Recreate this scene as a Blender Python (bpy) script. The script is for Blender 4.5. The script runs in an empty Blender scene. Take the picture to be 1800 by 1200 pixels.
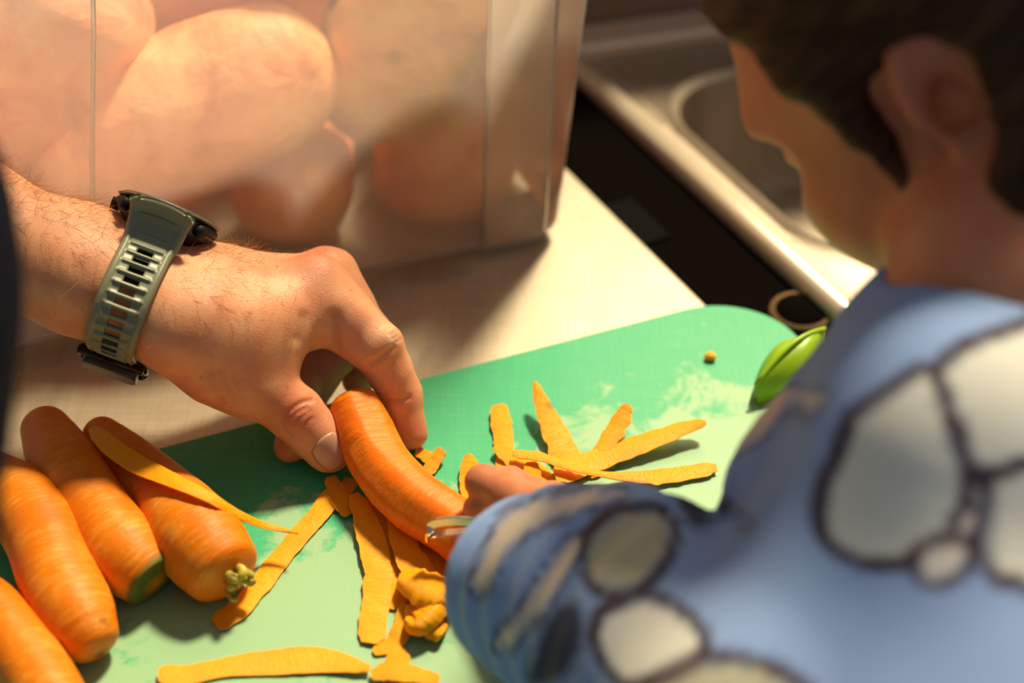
import bpy, bmesh, math, random
import numpy as np
from mathutils import Vector, Matrix
from mathutils.bvhtree import BVHTree

random.seed(4); RNG = np.random.default_rng(7)
SC = bpy.context.scene
COL = SC.collection

# ------------------------------------------------------------------ camera
FPX = 3000.0; PITCH = math.radians(38); CAMH = 0.536
FW = np.array([0, math.cos(PITCH), -math.sin(PITCH)])
UP = np.array([0, math.sin(PITCH), math.cos(PITCH)])
RT = np.array([1.0, 0, 0]); CO = np.array([0, 0, CAMH])
cam_d = bpy.data.cameras.new('camera'); cam = bpy.data.objects.new('camera', cam_d)
COL.objects.link(cam); SC.camera = cam
cam.location = CO; cam.rotation_euler = (math.radians(90) - PITCH, 0, 0)
cam_d.sensor_width = 36; cam_d.lens = 60; cam_d.clip_start = 0.02
cam_d.dof.use_dof = True; cam_d.dof.focus_distance = 0.75; cam_d.dof.aperture_fstop = 3.8

# ------------------------------------------------------------------ world, light, exposure
W_ = bpy.data.worlds.new('world'); SC.world = W_; W_.use_nodes = True
wn = W_.node_tree.nodes; wl = W_.node_tree.links
bg = wn['Background']
tc = wn.new('ShaderNodeTexCoord'); sp = wn.new('ShaderNodeSeparateXYZ')
wl.new(tc.outputs['Generated'], sp.inputs[0])
rmp = wn.new('ShaderNodeValToRGB'); mp = wn.new('ShaderNodeMapRange')
mp.inputs[1].default_value = -1; mp.inputs[2].default_value = 1
wl.new(sp.outputs[1], mp.inputs[0]); wl.new(mp.outputs[0], rmp.inputs[0])
e = rmp.color_ramp.elements
e[0].position = 0.0; e[0].color = (.66, .74, .92, 1)      # cool room behind the camera
e[1].position = 1.0; e[1].color = (.74, .56, .40, 1)       # warm window side
wl.new(rmp.outputs[0], bg.inputs[0]); bg.inputs[1].default_value = 0.30

def light(kind, name, loc, target, energy, color, **kw):
    d = bpy.data.lights.new(name, kind); d.energy = energy; d.color = color
    for k, v in kw.items(): setattr(d, k, v)
    o = bpy.data.objects.new(name, d); COL.objects.link(o); o.location = loc
    o.rotation_euler = (Vector(target) - Vector(loc)).to_track_quat('-Z', 'Y').to_euler()
    return o
light('SUN', 'sun', (.27, 1.12, .87), (-.02, .60, .0), 5.6, (1, .83, .56), angle=math.radians(8))
light('AREA', 'window_light', (.55, 2.3, 1.7), (0, .7, 0), 22, (1, .78, .52), size=1.2)
SC.view_settings.view_transform = 'Standard'; SC.view_settings.look = 'None'
SC.view_settings.gamma = 1; SC.view_settings.use_curve_mapping = False
SC.view_settings.exposure = 0.0

# ------------------------------------------------------------------ helpers
def P(x, y, z=None, d=None):
    """point of the place measured at photo pixel (x, y) at height z (or distance d)"""
    r = FW + RT * (x - 900) / FPX - UP * (y - 600) / FPX
    if d is None: d = (z - CAMH) / r[2]
    return CO + r * d
def unit(v): v = np.asarray(v, float); return v / np.linalg.norm(v)
def srgb(r, g, b):
    f = lambda c: (c / 255 / 12.92) if c / 255 <= .04045 else ((c / 255 + .055) / 1.055) ** 2.4
    return (f(r), f(g), f(b), 1)
def mix3(a, b, t): return tuple(a[i] * (1 - t) + b[i] * t for i in range(3)) + (1,)

def link_mesh(name, verts, faces, mat=None, parent=None, smooth=True, uv=None, col=None):
    me = bpy.data.meshes.new(name)
    me.from_pydata([tuple(map(float, v)) for v in verts], [], [tuple(map(int, f)) for f in faces])
    if smooth: me.polygons.foreach_set('use_smooth', [True] * len(me.polygons))
    if uv is not None:
        l = me.uv_layers.new(name='UVMap')
        idx = np.empty(len(me.loops), int); me.loops.foreach_get('vertex_index', idx)
        l.data.foreach_set('uv', np.asarray(uv, float)[idx].ravel())
    if col is not None:
        a = me.color_attributes.new('tint', 'FLOAT_COLOR', 'POINT')
        c = np.ones((len(verts), 4)); c[:, :col.shape[1]] = col
        a.data.foreach_set('color', c.ravel())
    me.update()
    if mat: me.materials.append(mat)
    o = bpy.data.objects.new(name, me); COL.objects.link(o)
    if parent: o.parent = parent
    return o
def tag(o, label=None, cat=None, group=None, kind=None):
    if label: o['label'] = label
    if cat: o['category'] = cat
    if group: o['group'] = group
    if kind: o['kind'] = kind
    return o
def empty(name, loc=(0, 0, 0)):
    o = bpy.data.objects.new(name, None); COL.objects.link(o); o.empty_display_size = .02
    o.location = loc; return o
def put(o, parent):      # parent without moving
    o.parent = parent; o.matrix_parent_inverse = Matrix.Translation(-Vector(parent.location)); return o
def bevel(o, w, seg=3):
    m = o.modifiers.new('bevel', 'BEVEL'); m.width = w; m.segments = seg; m.limit_method = 'ANGLE'; return o
def solid(o, t, off=-1):
    m = o.modifiers.new('solid', 'SOLIDIFY'); m.thickness = t; m.offset = off; return o

class Mat:
    def __init__(s, name):
        s.m = bpy.data.materials.new(name); s.m.use_nodes = True
        s.t = s.m.node_tree; s.n = s.t.nodes; s.b = s.n['Principled BSDF']; s.out = s.n['Material Output']
    def set(s, **kw):
        for k, v in kw.items():
            s.b.inputs[k.replace('_', ' ')].default_value = v
        return s
    def new(s, t, **kw):
        n = s.n.new(t)
        for k, v in kw.items(): setattr(n, k, v)
        return n
    def link(s, a, b): s.t.links.new(a, b)
    def coord(s, kind='Object', scale=(1, 1, 1), rot=(0, 0, 0)):
        c = s.new('ShaderNodeTexCoord'); m = s.new('ShaderNodeMapping')
        m.inputs['Scale'].default_value = scale; m.inputs['Rotation'].default_value = rot
        s.link(c.outputs[kind], m.inputs[0]); return m.outputs[0]
    def noise(s, vec, scale, detail=3, rough=.5, dist=0):
        n = s.new('ShaderNodeTexNoise'); s.link(vec, n.inputs['Vector'])
        n.inputs['Scale'].default_value = scale; n.inputs['Detail'].default_value = detail
        n.inputs['Roughness'].default_value = rough; n.inputs['Distortion'].default_value = dist
        return n.outputs[0]
    def ramp(s, f, stops):
        r = s.new('ShaderNodeValToRGB'); el = r.color_ramp.elements
        while len(el) < len(stops): el.new(.5)
        for i, (p, c) in enumerate(stops): el[i].position = p; el[i].color = c
        s.link(f, r.inputs[0]); return r.outputs[0]
    def mix(s, f, a, b, mode='MIX'):
        n = s.new('ShaderNodeMix', data_type='RGBA', blend_type=mode)
        for i, v in ((0, f), (6, a), (7, b)):
            if hasattr(v, 'is_output'): s.link(v, n.inputs[i])
            else: n.inputs[i].default_value = v
        return n.outputs[2]
    def math(s, op, a, b=0.0):
        n = s.new('ShaderNodeMath', operation=op)
        for i, v in ((0, a), (1, b)):
            if hasattr(v, 'is_output'): s.link(v, n.inputs[i])
            else: n.inputs[i].default_value = v
        return n.outputs[0]
    def bump(s, h, strength=.3, dist=.001):
        n = s.new('ShaderNodeBump'); n.inputs['Strength'].default_value = strength
        n.inputs['Distance'].default_value = dist
        s.link(h, n.inputs['Height']); s.link(n.outputs[0], s.b.inputs['Normal']); return s
    def base(s, c): s.link(c, s.b.inputs['Base Color']); return s
B0, B1 = (0, 0, 0, 1), (1, 1, 1, 1)

# ---- sdf modelling: shapes joined smoothly and turned into one quad mesh (surface nets)
def seg_h(p, a, b):
    ba = b - a; L = ba @ ba
    return np.clip(((p - a) @ ba) / L, 0, 1), ba
class Cone:
    """tapered capsule, optionally squashed along an axis (s>1 makes it thinner there)"""
    def __init__(s, a, b, r1, r2, axis=None, sq=1.0, k=.006, grp=0):
        s.a, s.b, s.r1, s.r2, s.k, s.grp = np.array(a, float), np.array(b, float), r1, r2, k, grp
        s.ax = None if axis is None else unit(axis); s.sq = sq
    def __call__(s, p):
        a, b = s.a, s.b
        if s.ax is not None:
            q = p - a; q = q + np.outer(q @ s.ax, s.ax) * (s.sq - 1)
            bb = b - a; bb = bb + s.ax * (bb @ s.ax) * (s.sq - 1)
            p = q; a = np.zeros(3); b = bb
        h, ba = seg_h(p, a, b)
        d = np.linalg.norm(p - a - h[:, None] * ba, axis=1)
        return d - (s.r1 + (s.r2 - s.r1) * h)
class Ell:
    def __init__(s, c, axes, rad, k=.01, grp=0):
        s.c = np.array(c, float); s.A = np.array([unit(a) for a in axes]); s.r = np.array(rad, float); s.k = k; s.grp = grp
    def __call__(s, p):
        q = (p - s.c) @ s.A.T
        k0 = np.linalg.norm(q / s.r, axis=1); k1 = np.linalg.norm(q / s.r ** 2, axis=1) + 1e-9
        return k0 * (k0 - 1) / k1
def smin(a, b, k):
    h = np.maximum(k - np.abs(a - b), 0) / k
    return np.minimum(a, b) - h * h * k * .25
def smax(a, b, k): return -smin(-a, -b, k)

def surface_nets(f, lo, hi, res):
    lo = np.array(lo, float); hi = np.array(hi, float)
    n = np.ceil((hi - lo) / res).astype(int) + 1
    # coarse pass
    cf = 5
    nc = (n - 1) // cf + 2
    g = np.stack(np.meshgrid(*[np.arange(k) for k in nc], indexing='ij'), -1).reshape(-1, 3)
    cv = f(lo + g * res * cf).reshape(nc)
    near = np.abs(cv) < res * cf * 1.9
    for ax in range(3):
        s = near.copy()
        a = [slice(None)] * 3; b = [slice(None)] * 3
        a[ax] = slice(1, None); b[ax] = slice(None, -1)
        s[tuple(a)] |= near[tuple(b)]; s[tuple(b)] |= near[tuple(a)]; near = s
    up = lambda arr: np.repeat(np.repeat(np.repeat(arr, cf, 0), cf, 1), cf, 2)[:n[0], :n[1], :n[2]]
    v = up(cv).astype(np.float32).copy(); m = up(near)
    idx = np.argwhere(m)
    for i in range(0, len(idx), 400000):
        c = idx[i:i + 400000]
        v[c[:, 0], c[:, 1], c[:, 2]] = f(lo + c * res)
    s = v < 0
    cells = np.zeros(np.array(v.shape) - 1, bool)
    c8 = [(i, j, k) for i in (0, 1) for j in (0, 1) for k in (0, 1)]
    sl = lambda i, n_: slice(i, n_ - 1 + i)
    cnt = sum(s[sl(i, n[0]), sl(j, n[1]), sl(k, n[2])].astype(np.int8) for i, j, k in c8)
    cells = (cnt > 0) & (cnt < 8)
    ci = np.argwhere(cells); vid = -np.ones(cells.shape, int); vid[cells] = np.arange(len(ci))
    acc = np.zeros((len(ci), 3)); num = np.zeros(len(ci))
    for i, j, k in c8:
        for ax in range(3):
            o = [i, j, k]
            if o[ax]: continue
            o2 = list(o); o2[ax] = 1
            A = v[ci[:, 0] + o[0], ci[:, 1] + o[1], ci[:, 2] + o[2]]
            B = v[ci[:, 0] + o2[0], ci[:, 1] + o2[1], ci[:, 2] + o2[2]]
            x = (A < 0) != (B < 0)
            t = np.where(x, A / np.where(x, A - B, 1), 0)
            pt = np.array(o, float)[None] + np.outer(t, np.eye(3)[ax])
            acc[x] += pt[x]; num[x] += 1
    verts = lo + (ci + acc / num[:, None]) * res
    faces = []
    for ax in range(3):
        a1, a2 = [(1, 2), (2, 0), (0, 1)][ax]
        A = [slice(None)] * 3; B = [slice(None)] * 3
        A[ax] = slice(0, -1); B[ax] = slice(1, None)
        for q in (a1, a2): A[q] = slice(1, -1); B[q] = slice(1, -1)
        sa, sb = s[tuple(A)], s[tuple(B)]
        e_ = np.argwhere(sa != sb)
        if not len(e_): continue
        flip = sa[e_[:, 0], e_[:, 1], e_[:, 2]]
        e_ = e_.copy(); e_[:, a1] += 1; e_[:, a2] += 1
        def cid(d1, d2):
            c = e_.copy(); c[:, a1] -= d1; c[:, a2] -= d2
            return vid[c[:, 0], c[:, 1], c[:, 2]]
        q = np.stack([cid(1, 1), cid(0, 1), cid(0, 0), cid(1, 0)], 1)
        q[~flip] = q[~flip][:, ::-1]
        faces.append(q)
    faces = np.concatenate(faces)
    return verts, faces
def grad(f, p, e=3e-4):
    g = np.stack([f(p + np.eye(3)[i] * e) - f(p - np.eye(3)[i] * e) for i in range(3)], 1)
    return g / (np.linalg.norm(g, axis=1, keepdims=True) + 1e-9)
def project(f, v, n=2):
    for _ in range(n):
        v = v - grad(f, v) * np.clip(f(v), -.003, .003)[:, None]
    return v
def subdivide(v, f):
    """every quad into four"""
    e = np.concatenate([f[:, [i, (i + 1) % 4]] for i in range(4)]); es = np.sort(e, 1)
    u, inv = np.unique(es, axis=0, return_inverse=True); inv = inv.ravel()
    nf = len(f); nv = len(v)
    ev = (v[u[:, 0]] + v[u[:, 1]]) / 2; fv = v[f].mean(1)
    em = [nv + inv[i * nf:(i + 1) * nf] for i in range(4)]
    fc = nv + len(u) + np.arange(nf)
    out = np.concatenate([np.stack([f[:, i], em[i], fc, em[(i + 3) % 4]], 1) for i in range(4)])
    return np.concatenate([v, ev, fv]), out
def wob(p, seed, freq, n=6):
    r = np.random.default_rng(seed); o = 0
    for _ in range(n):
        k = unit(r.normal(size=3)) * freq * r.uniform(.6, 1.6)
        o = o + np.sin(p @ k + r.uniform(0, 6.28))
    return o / n
def catmull(pts, n, tv=None):
    pts = np.asarray(pts, float); p = np.vstack([2 * pts[0] - pts[1], pts, 2 * pts[-1] - pts[-2]])
    out = []
    t = np.linspace(0, len(pts) - 1, n) if tv is None else np.asarray(tv) * (len(pts) - 1)
    for u in t:
        i = min(int(u), len(pts) - 2); f = u - i
        a, b, c, d = p[i], p[i + 1], p[i + 2], p[i + 3]
        out.append(.5 * (2 * b + (c - a) * f + (2 * a - 5 * b + 4 * c - d) * f ** 2 + (3 * b - a - 3 * c + d) * f ** 3))
    return np.array(out)
def box(name, cx, cy, cz, sx, sy, sz, rz=0, mat=None, parent=None, bev=0.0):
    c, s = math.cos(rz), math.sin(rz); v = []
    for dz in (-1, 1):
        for dx, dy in ((-1, -1), (1, -1), (1, 1), (-1, 1)):
            x, y = dx * sx / 2, dy * sy / 2
            v.append((cx + x * c - y * s, cy + x * s + y * c, cz + dz * sz / 2))
    f = [(3, 2, 1, 0), (4, 5, 6, 7), (0, 1, 5, 4), (1, 2, 6, 5), (2, 3, 7, 6), (3, 0, 4, 7)]
    o = link_mesh(name, v, f, mat, parent, smooth=False)
    if bev: bevel(o, bev)
    return o
def prism(name, poly, z0, z1, mat, parent=None, bev=0):
    n = len(poly)
    v = [(x, y, z0) for x, y in poly] + [(x, y, z1) for x, y in poly]
    f = [tuple(range(n))[::-1], tuple(range(n, 2 * n))] + [(i, (i + 1) % n, n + (i + 1) % n, n + i) for i in range(n)]
    o = link_mesh(name, v, f, mat, parent, smooth=False)
    if bev: bevel(o, bev)
    return o
def tube_mesh(name, pts, radii, mat, parent=None, seg=12, flat=None):
    pts = np.asarray(pts); n = len(pts); V = []; Fc = []
    radii = np.broadcast_to(radii, (n,))
    T = np.gradient(pts, axis=0); T /= np.linalg.norm(T, axis=1, keepdims=True)
    nrm = unit(np.cross(T[0], [0.1, .2, 1]))
    for i in range(n):
        nrm = unit(nrm - T[i] * (nrm @ T[i])); bi = np.cross(T[i], nrm)
        for j in range(seg):
            a = 2 * math.pi * j / seg
            V.append(pts[i] + radii[i] * (math.cos(a) * nrm + math.sin(a) * bi))
    for i in range(n - 1):
        for j in range(seg):
            Fc.append((i * seg + j, i * seg + (j + 1) % seg, (i + 1) * seg + (j + 1) % seg, (i + 1) * seg + j))
    Fc.append(tuple(range(seg))[::-1]); Fc.append(tuple((n - 1) * seg + j for j in range(seg)))
    return link_mesh(name, V, Fc, mat, parent)

# ------------------------------------------------------------------ materials
def steel(name, col, rough, metal=.9, scr=.25, rot=.3):
    M = Mat(name).set(Metallic=metal, Roughness=rough)
    a = M.noise(M.coord('Object', (3, 260, 3), (0, 0, rot)), 6, 3, .6)
    b = M.noise(M.coord('Object', (260, 3, 3), (0, 0, rot)), 6, 3, .6)
    c = M.noise(M.coord('Object'), 14, 4, .6)
    s_ = M.math('MULTIPLY', M.math('ADD', a, b), .5)
    M.base(M.mix(1.0, M.ramp(s_, [(.35, mix3(col, B0, .28)), (.6, mix3(col, B1, .08))]),
                 M.ramp(c, [(.3, (.82, .80, .78, 1)), (.7, B1)]), 'MULTIPLY'))
    M.bump(s_, scr, .0004)
    return M.m
m_counter = steel('counter_steel', srgb(212, 198, 168), .42, .55, .3, .38)
m_steel = steel('appliance_steel', srgb(176, 160, 134), .48, .6, .1, -.45)
m_rim = Mat('rim_steel').set(Metallic=.5, Roughness=.35, Base_Color=srgb(235, 218, 190)).m
m_bright = Mat('peeler_steel').set(Metallic=1, Roughness=.18, Base_Color=srgb(225, 212, 195)).m
m_black = Mat('black_glass').set(Base_Color=srgb(14, 11, 9), Roughness=.35, Specular_IOR_Level=.0).m
m_darkplastic = Mat('dark_plastic').set(Base_Color=srgb(26, 23, 20), Roughness=.5, Specular_IOR_Level=.2).m
m_dial = Mat('dial_brown').set(Base_Color=srgb(110, 82, 50), Roughness=.5).m
m_patch = Mat('patch_black').set(Base_Color=srgb(8, 7, 6), Roughness=.8, Specular_IOR_Level=.05).m
m_floor = Mat('floor_tile').set(Base_Color=srgb(70, 62, 54), Roughness=.6).m
m_wall = Mat('wall_paint').set(Base_Color=srgb(120, 98, 80), Roughness=.6).m

# cutting board: green plastic with pale dried starch film and fine knife marks
M = Mat('board_plastic').set(Roughness=.38)
M.b.inputs['Specular IOR Level'].default_value = .35
film = M.noise(M.coord('Object'), 30, 6, .6, .4)
big = M.noise(M.coord('Object', (1, 1, 1)), 5, 3, .5)
sepn = M.new('ShaderNodeSeparateXYZ'); M.link(M.coord('Object'), sepn.inputs[0])
# film lies where the peeling is done: it starts a few centimetres in from the far edge
_a, _b = P(265, 790, .01)[:2], P(1230, 535, .01)[:2]; _e = unit(_b - _a); _q = np.array([_e[1], -_e[0]])
vv = M.math('ADD', M.math('MULTIPLY', sepn.outputs[0], float(_q[0])), M.math('MULTIPLY', sepn.outputs[1], float(_q[1])))
vv = M.math('SUBTRACT', vv, float(_a @ _q) + .028)
area = M.math('MINIMUM', M.math('MAXIMUM', M.math('DIVIDE', vv, .085), 0.0), 1.0)
wet = M.math('ADD', M.math('MULTIPLY', M.math('SUBTRACT', film, .5), 2.4), M.math('ADD', M.math('MULTIPLY', area, .80), M.math('SUBTRACT', M.math('MULTIPLY', big, .8), .69)))
wetm = M.ramp(wet, [(.03, B0), (.22, (.85, .85, .85, 1))])
scr = M.noise(M.coord('Object', (4, 220, 4), (0, 0, .8)), 8, 3, .6)
scr2 = M.noise(M.coord('Object', (240, 5, 4), (0, 0, .5)), 8, 3, .6)
grn = M.mix(M.ramp(M.math('MULTIPLY', M.math('ADD', scr, scr2), .5), [(.5, B0), (.68, (.55, .55, .55, 1))]), srgb(62, 176, 122), srgb(110, 196, 150))
M.base(M.mix(wetm, grn, srgb(158, 194, 148)))
M.bump(M.math('ADD', scr, scr2), .12, .0004)
m_board = M.m

def carrot_mat(name, base, pale, dark, streak=.5):
    M = Mat(name).set(Roughness=.45)
    M.b.inputs['Specular IOR Level'].default_value = .3
    M.b.inputs['Subsurface Weight'].default_value = .05
    M.b.inputs['Subsurface Radius'].default_value = (1, .35, .05)
    M.b.inputs['Subsurface Scale'].default_value = .004
    c = M.coord('UV', (60, 3.5, 1)); n1 = M.noise(c, 1.0, 5, .65, .6)
    n2 = M.noise(M.coord('Object'), 75, 5, .7)
    n3 = M.noise(M.coord('Object'), 22, 3, .5)
    f = M.math('MULTIPLY', M.math('ADD', n1, n2), .5)
    c1 = M.mix(M.ramp(f, [(.48, B0), (.66, (streak, streak, streak, 1))]), base, pale)
    c2 = M.mix(M.ramp(n3, [(.30, (.65, .65, .65, 1)), (.5, B0)]), c1, dark)
    pit = M.ramp(M.noise(M.coord('Object', (1, 1, 1)), 48, 2, .5), [(.24, (.8, .8, .8, 1)), (.30, B0)])
    tint = M.new('ShaderNodeVertexColor', layer_name='tint')
    sepc = M.new('ShaderNodeSeparateColor'); M.link(tint.outputs[0], sepc.inputs[0])
    c3 = M.mix(pit, c2, srgb(120, 60, 15))
    c4 = M.mix(sepc.outputs[0], c3, srgb(96, 104, 34))
    c5 = M.mix(sepc.outputs[1], c4, srgb(252, 150, 44))
    c6 = M.mix(sepc.outputs[2], c5, srgb(52, 36, 20))
    M.base(c6); M.bump(f, .7, .0014)
    return M.m
m_carrot = carrot_mat('carrot_skin', srgb(230, 126, 4), srgb(244, 172, 70), srgb(212, 98, 0), .75)
m_carrot_peeled = carrot_mat('carrot_peeled', srgb(242, 116, 0), srgb(252, 158, 24), srgb(228, 92, 0), .45)
m_peel = carrot_mat('carrot_peel', srgb(255, 166, 0), srgb(255, 192, 40), srgb(250, 146, 0), .5)
m_stub = Mat('carrot_stub').set(Roughness=.6)
m_stub.base(m_stub.ramp(m_stub.noise(m_stub.coord('Object'), 160, 3), [(.35, srgb(96, 84, 26)), (.6, srgb(206, 188, 70))])); m_stub = m_stub.m

# skins
def skin(name, base, red, light_, scale=.006, pore=.25):
    M = Mat(name).set(Roughness=.46)
    M.b.inputs['Subsurface Weight'].default_value = .35
    M.b.inputs['Subsurface Radius'].default_value = (1, .28, .12)
    M.b.inputs['Subsurface Scale'].default_value = scale
    M.b.inputs['Specular IOR Level'].default_value = .4
    n = M.noise(M.coord('Object'), 60, 4, .6); p = M.noise(M.coord('Object'), 900, 3, .6)
    vor = M.new('ShaderNodeTexVoronoi', feature='DISTANCE_TO_EDGE'); vor.inputs['Scale'].default_value = 850
    M.link(M.coord('Object', (1, 1, 1)), vor.inputs['Vector'])
    tint = M.new('ShaderNodeVertexColor', layer_name='tint')
    sepc = M.new('ShaderNodeSeparateColor'); M.link(tint.outputs[0], sepc.inputs[0])
    c1 = M.mix(M.ramp(n, [(.35, B0), (.7, (.5, .5, .5, 1))]), base, red)
    c2 = M.mix(sepc.outputs[0], c1, red); c3 = M.mix(sepc.outputs[1], c2, light_)
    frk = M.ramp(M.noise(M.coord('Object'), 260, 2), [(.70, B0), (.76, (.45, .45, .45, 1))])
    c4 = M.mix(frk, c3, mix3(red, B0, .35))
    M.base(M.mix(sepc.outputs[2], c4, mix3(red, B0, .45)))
    h = M.math('ADD', M.math('MULTIPLY', M.ramp(vor.outputs[0], [(0, B0), (.12, B1)]), .6), p)
    M.bump(h, pore, .0006)
    return M.m
m_skin = skin('adult_skin', srgb(232, 172, 128), srgb(208, 112, 76), srgb(242, 200, 160))
m_child = skin('child_skin', srgb(200, 134, 94), srgb(186, 94, 60), srgb(224, 170, 128), .008, .1)
m_nail = Mat('nail').set(Base_Color=srgb(206, 150, 122), Roughness=.3)
m_nail.b.inputs['Subsurface Weight'].default_value = .3; m_nail.b.inputs['Subsurface Scale'].default_value = .003
m_nail = m_nail.m
m_hair_arm = Mat('arm_hair').set(Base_Color=srgb(205, 142, 74), Roughness=.4).m

M = Mat('child_hair').set(Roughness=.6, Specular_IOR_Level=.2)
hn = M.noise(M.coord('UV', (1, 1, 1)), 40, 4, .7)
M.base(M.ramp(hn, [(.3, srgb(26, 14, 5)), (.52, srgb(58, 35, 13)), (.74, srgb(104, 68, 28))])); M.bump(hn, .6, .002)
m_hair = M.m

# potatoes
M = Mat('sweet_potato_skin').set(Roughness=.55)
n1 = M.noise(M.coord('Object', (1, 1, 1)), 26, 5, .65, .4); n2 = M.noise(M.coord('Object'), 120, 4, .6)
c1 = M.ramp(n1, [(.30, srgb(190, 112, 72)), (.48, srgb(240, 164, 112)), (.70, srgb(252, 206, 150))])
eye = M.ramp(M.noise(M.coord('Object'), 36, 2, .4), [(.22, (.7, .7, .7, 1)), (.30, B0)])
fleck = M.ramp(M.noise(M.coord('Object', (1, 1, 2.5)), 48, 2, .4), [(.70, B0), (.74, (.7, .7, .7, 1))])
tint = M.new('ShaderNodeVertexColor', layer_name='tint')
M.base(M.mix(fleck, M.mix(eye, M.mix(1.0, c1, tint.outputs[0], 'MULTIPLY'), srgb(90, 62, 48)), srgb(240, 196, 96)))
M.bump(M.math('ADD', n1, M.math('MULTIPLY', n2, .35)), .6, .003); m_potato = M.m

# frosted polypropylene
def frosted(name, haze, col, dif=.22):
    M = Mat(name); M.n.remove(M.b)
    tr = M.new('ShaderNodeBsdfTransparent'); tr.inputs[0].default_value = (.97, .965, .95, 1)
    tl = M.new('ShaderNodeBsdfTranslucent'); tl.inputs[0].default_value = col
    df = M.new('ShaderNodeBsdfDiffuse'); df.inputs[0].default_value = col
    gl = M.new('ShaderNodeBsdfGlossy'); gl.inputs['Roughness'].default_value = .32
    a = M.new('ShaderNodeMixShader'); a.inputs[0].default_value = dif
    M.link(tl.outputs[0], a.inputs[1]); M.link(df.outputs[0], a.inputs[2])
    b = M.new('ShaderNodeMixShader')
    nz = M.noise(M.coord('Object'), 9, 3, .5)
    M.link(M.math('MULTIPLY', M.math('ADD', nz, .5), haze), b.inputs[0])
    M.link(tr.outputs[0], b.inputs[1]); M.link(a.outputs[0], b.inputs[2])
    fr = M.new('ShaderNodeFresnel'); fr.inputs[0].default_value = 1.35
    c = M.new('ShaderNodeMixShader'); M.link(fr.outputs[0], c.inputs[0])
    M.link(b.outputs[0], c.inputs[1]); M.link(gl.outputs[0], c.inputs[2])
    M.link(c.outputs[0], M.out.inputs[0]); return M.m
m_bin = frosted('frosted_plastic', .30, srgb(240, 236, 230))
m_bin_rib = frosted('frosted_plastic_thick', .85, srgb(250, 244, 236), .15)
m_bin_col = frosted('frosted_plastic_column', .42, srgb(250, 244, 234), .15)

m_strap = Mat('olive_rubber').set(Base_Color=srgb(128, 132, 106), Roughness=.42).m
m_case = Mat('watch_case_resin').set(Base_Color=srgb(76, 74, 58), Roughness=.4).m
m_navy = Mat('navy_cloth').set(Base_Color=srgb(9, 13, 28), Roughness=.9, Specular_IOR_Level=.1).m

# ------------------------------------------------------------------ setting
def line_at(a, b, t): return a + (b - a) * t
ce0, ce1 = P(1000, 300, 0)[:2], P(1230, 525, 0)[:2]
cdir = unit(ce1 - ce0)                         # runs along the counter edge, towards the camera
cn = np.array([-cdir[1], cdir[0]])             # away from the counter
if cn[0] < 0: cn = -cn
far = ce0 - cdir * .33; near = ce0 + cdir * .42
ctr = prism('counter', [tuple(far - cn * 1.3), tuple(near - cn * 1.3), tuple(near), tuple(far)], -.04, 0, m_counter, bev=.0015)
tag(ctr, 'brushed steel worktop under the green board and the plastic bin', 'worktop')
fl = prism('floor', [(-2, -1), (2, -1), (2, 3), (-2, 3)], -.92, -.90, m_floor); tag(fl, kind='structure')
cab = prism('base_cabinet', [tuple(far - cn * 1.28), tuple(near - cn * 1.28), tuple(near - cn * .02), tuple(far - cn * .02)], -.90, -.041, m_darkplastic)
tag(cab, 'dark base cabinet carrying the steel worktop', 'cabinet')

# cooking/sink unit right of the counter: black glass front, rolled steel rim, recessed well
zt = .006
r0, r1 = P(1020, 130, zt)[:2], P(1490, 565, zt)[:2]
rdir = unit(r1 - r0); rn = np.array([-rdir[1], rdir[0]])
if rn[0] < 0: rn = -rn
unit_o = empty('sink_unit', tuple(r0) + (0,))
tag(unit_o, 'steel sink unit with rolled rim, recessed basin and black glass front', 'sink unit')
def U(s, t): return r0 + rdir * s + rn * t       # s towards camera, t away from the rim
sb, se = -.105, .50
backs = U(0, 0)
# splash ridge: found from the photo line (1030,90)-(1240,60)
b0, b1 = P(1030, 92, zt)[:2], P(1240, 62, zt)[:2]
bd = unit(b1 - b0)
# top plate polygon with rounded hole, built as ring + basin
def rrect(c, ax, ay, hx, hy, r, n=8):
    pts = []
    for sx, sy, a0 in ((1, 1, 0), (-1, 1, 90), (-1, -1, 180), (1, -1, 270)):
        for i in range(n + 1):
            a = math.radians(a0 + 90 * i / n)
            q = c + ax * (sx * (hx - r) + r * math.cos(a)) + ay * (sy * (hy - r) + r * math.sin(a))
            pts.append(q)
    return np.array(pts)
bas_c = U(.140, .115); hx, hy = .100, .086
V = []; Fs = []
def ring(pts, z): 
    i0 = len(V); V.extend([(p[0], p[1], z) for p in pts]); return i0
def bridge(a, b, n):
    for i in range(n): Fs.append((a + i, a + (i + 1) % n, b + (i + 1) % n, b + i))
inner = rrect(bas_c, rdir, rn, hx, hy, .045); N = len(inner)
outer = []
cx_ = U((sb + se) / 2, .30); 
for q in inner:      # push radially to the outer rectangle
    d = q - bas_c; ds, dt = d @ rdir, d @ rn
    s0, t0 = .140, .115
    lim = []
    if ds > 1e-9: lim.append((se - s0) / ds)
    if ds < -1e-9: lim.append((sb - s0) / ds)
    if dt > 1e-9: lim.append((.60 - t0) / dt)
    if dt < -1e-9: lim.append((.014 - t0) / dt)
    outer.append(bas_c + d * min(lim))
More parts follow.
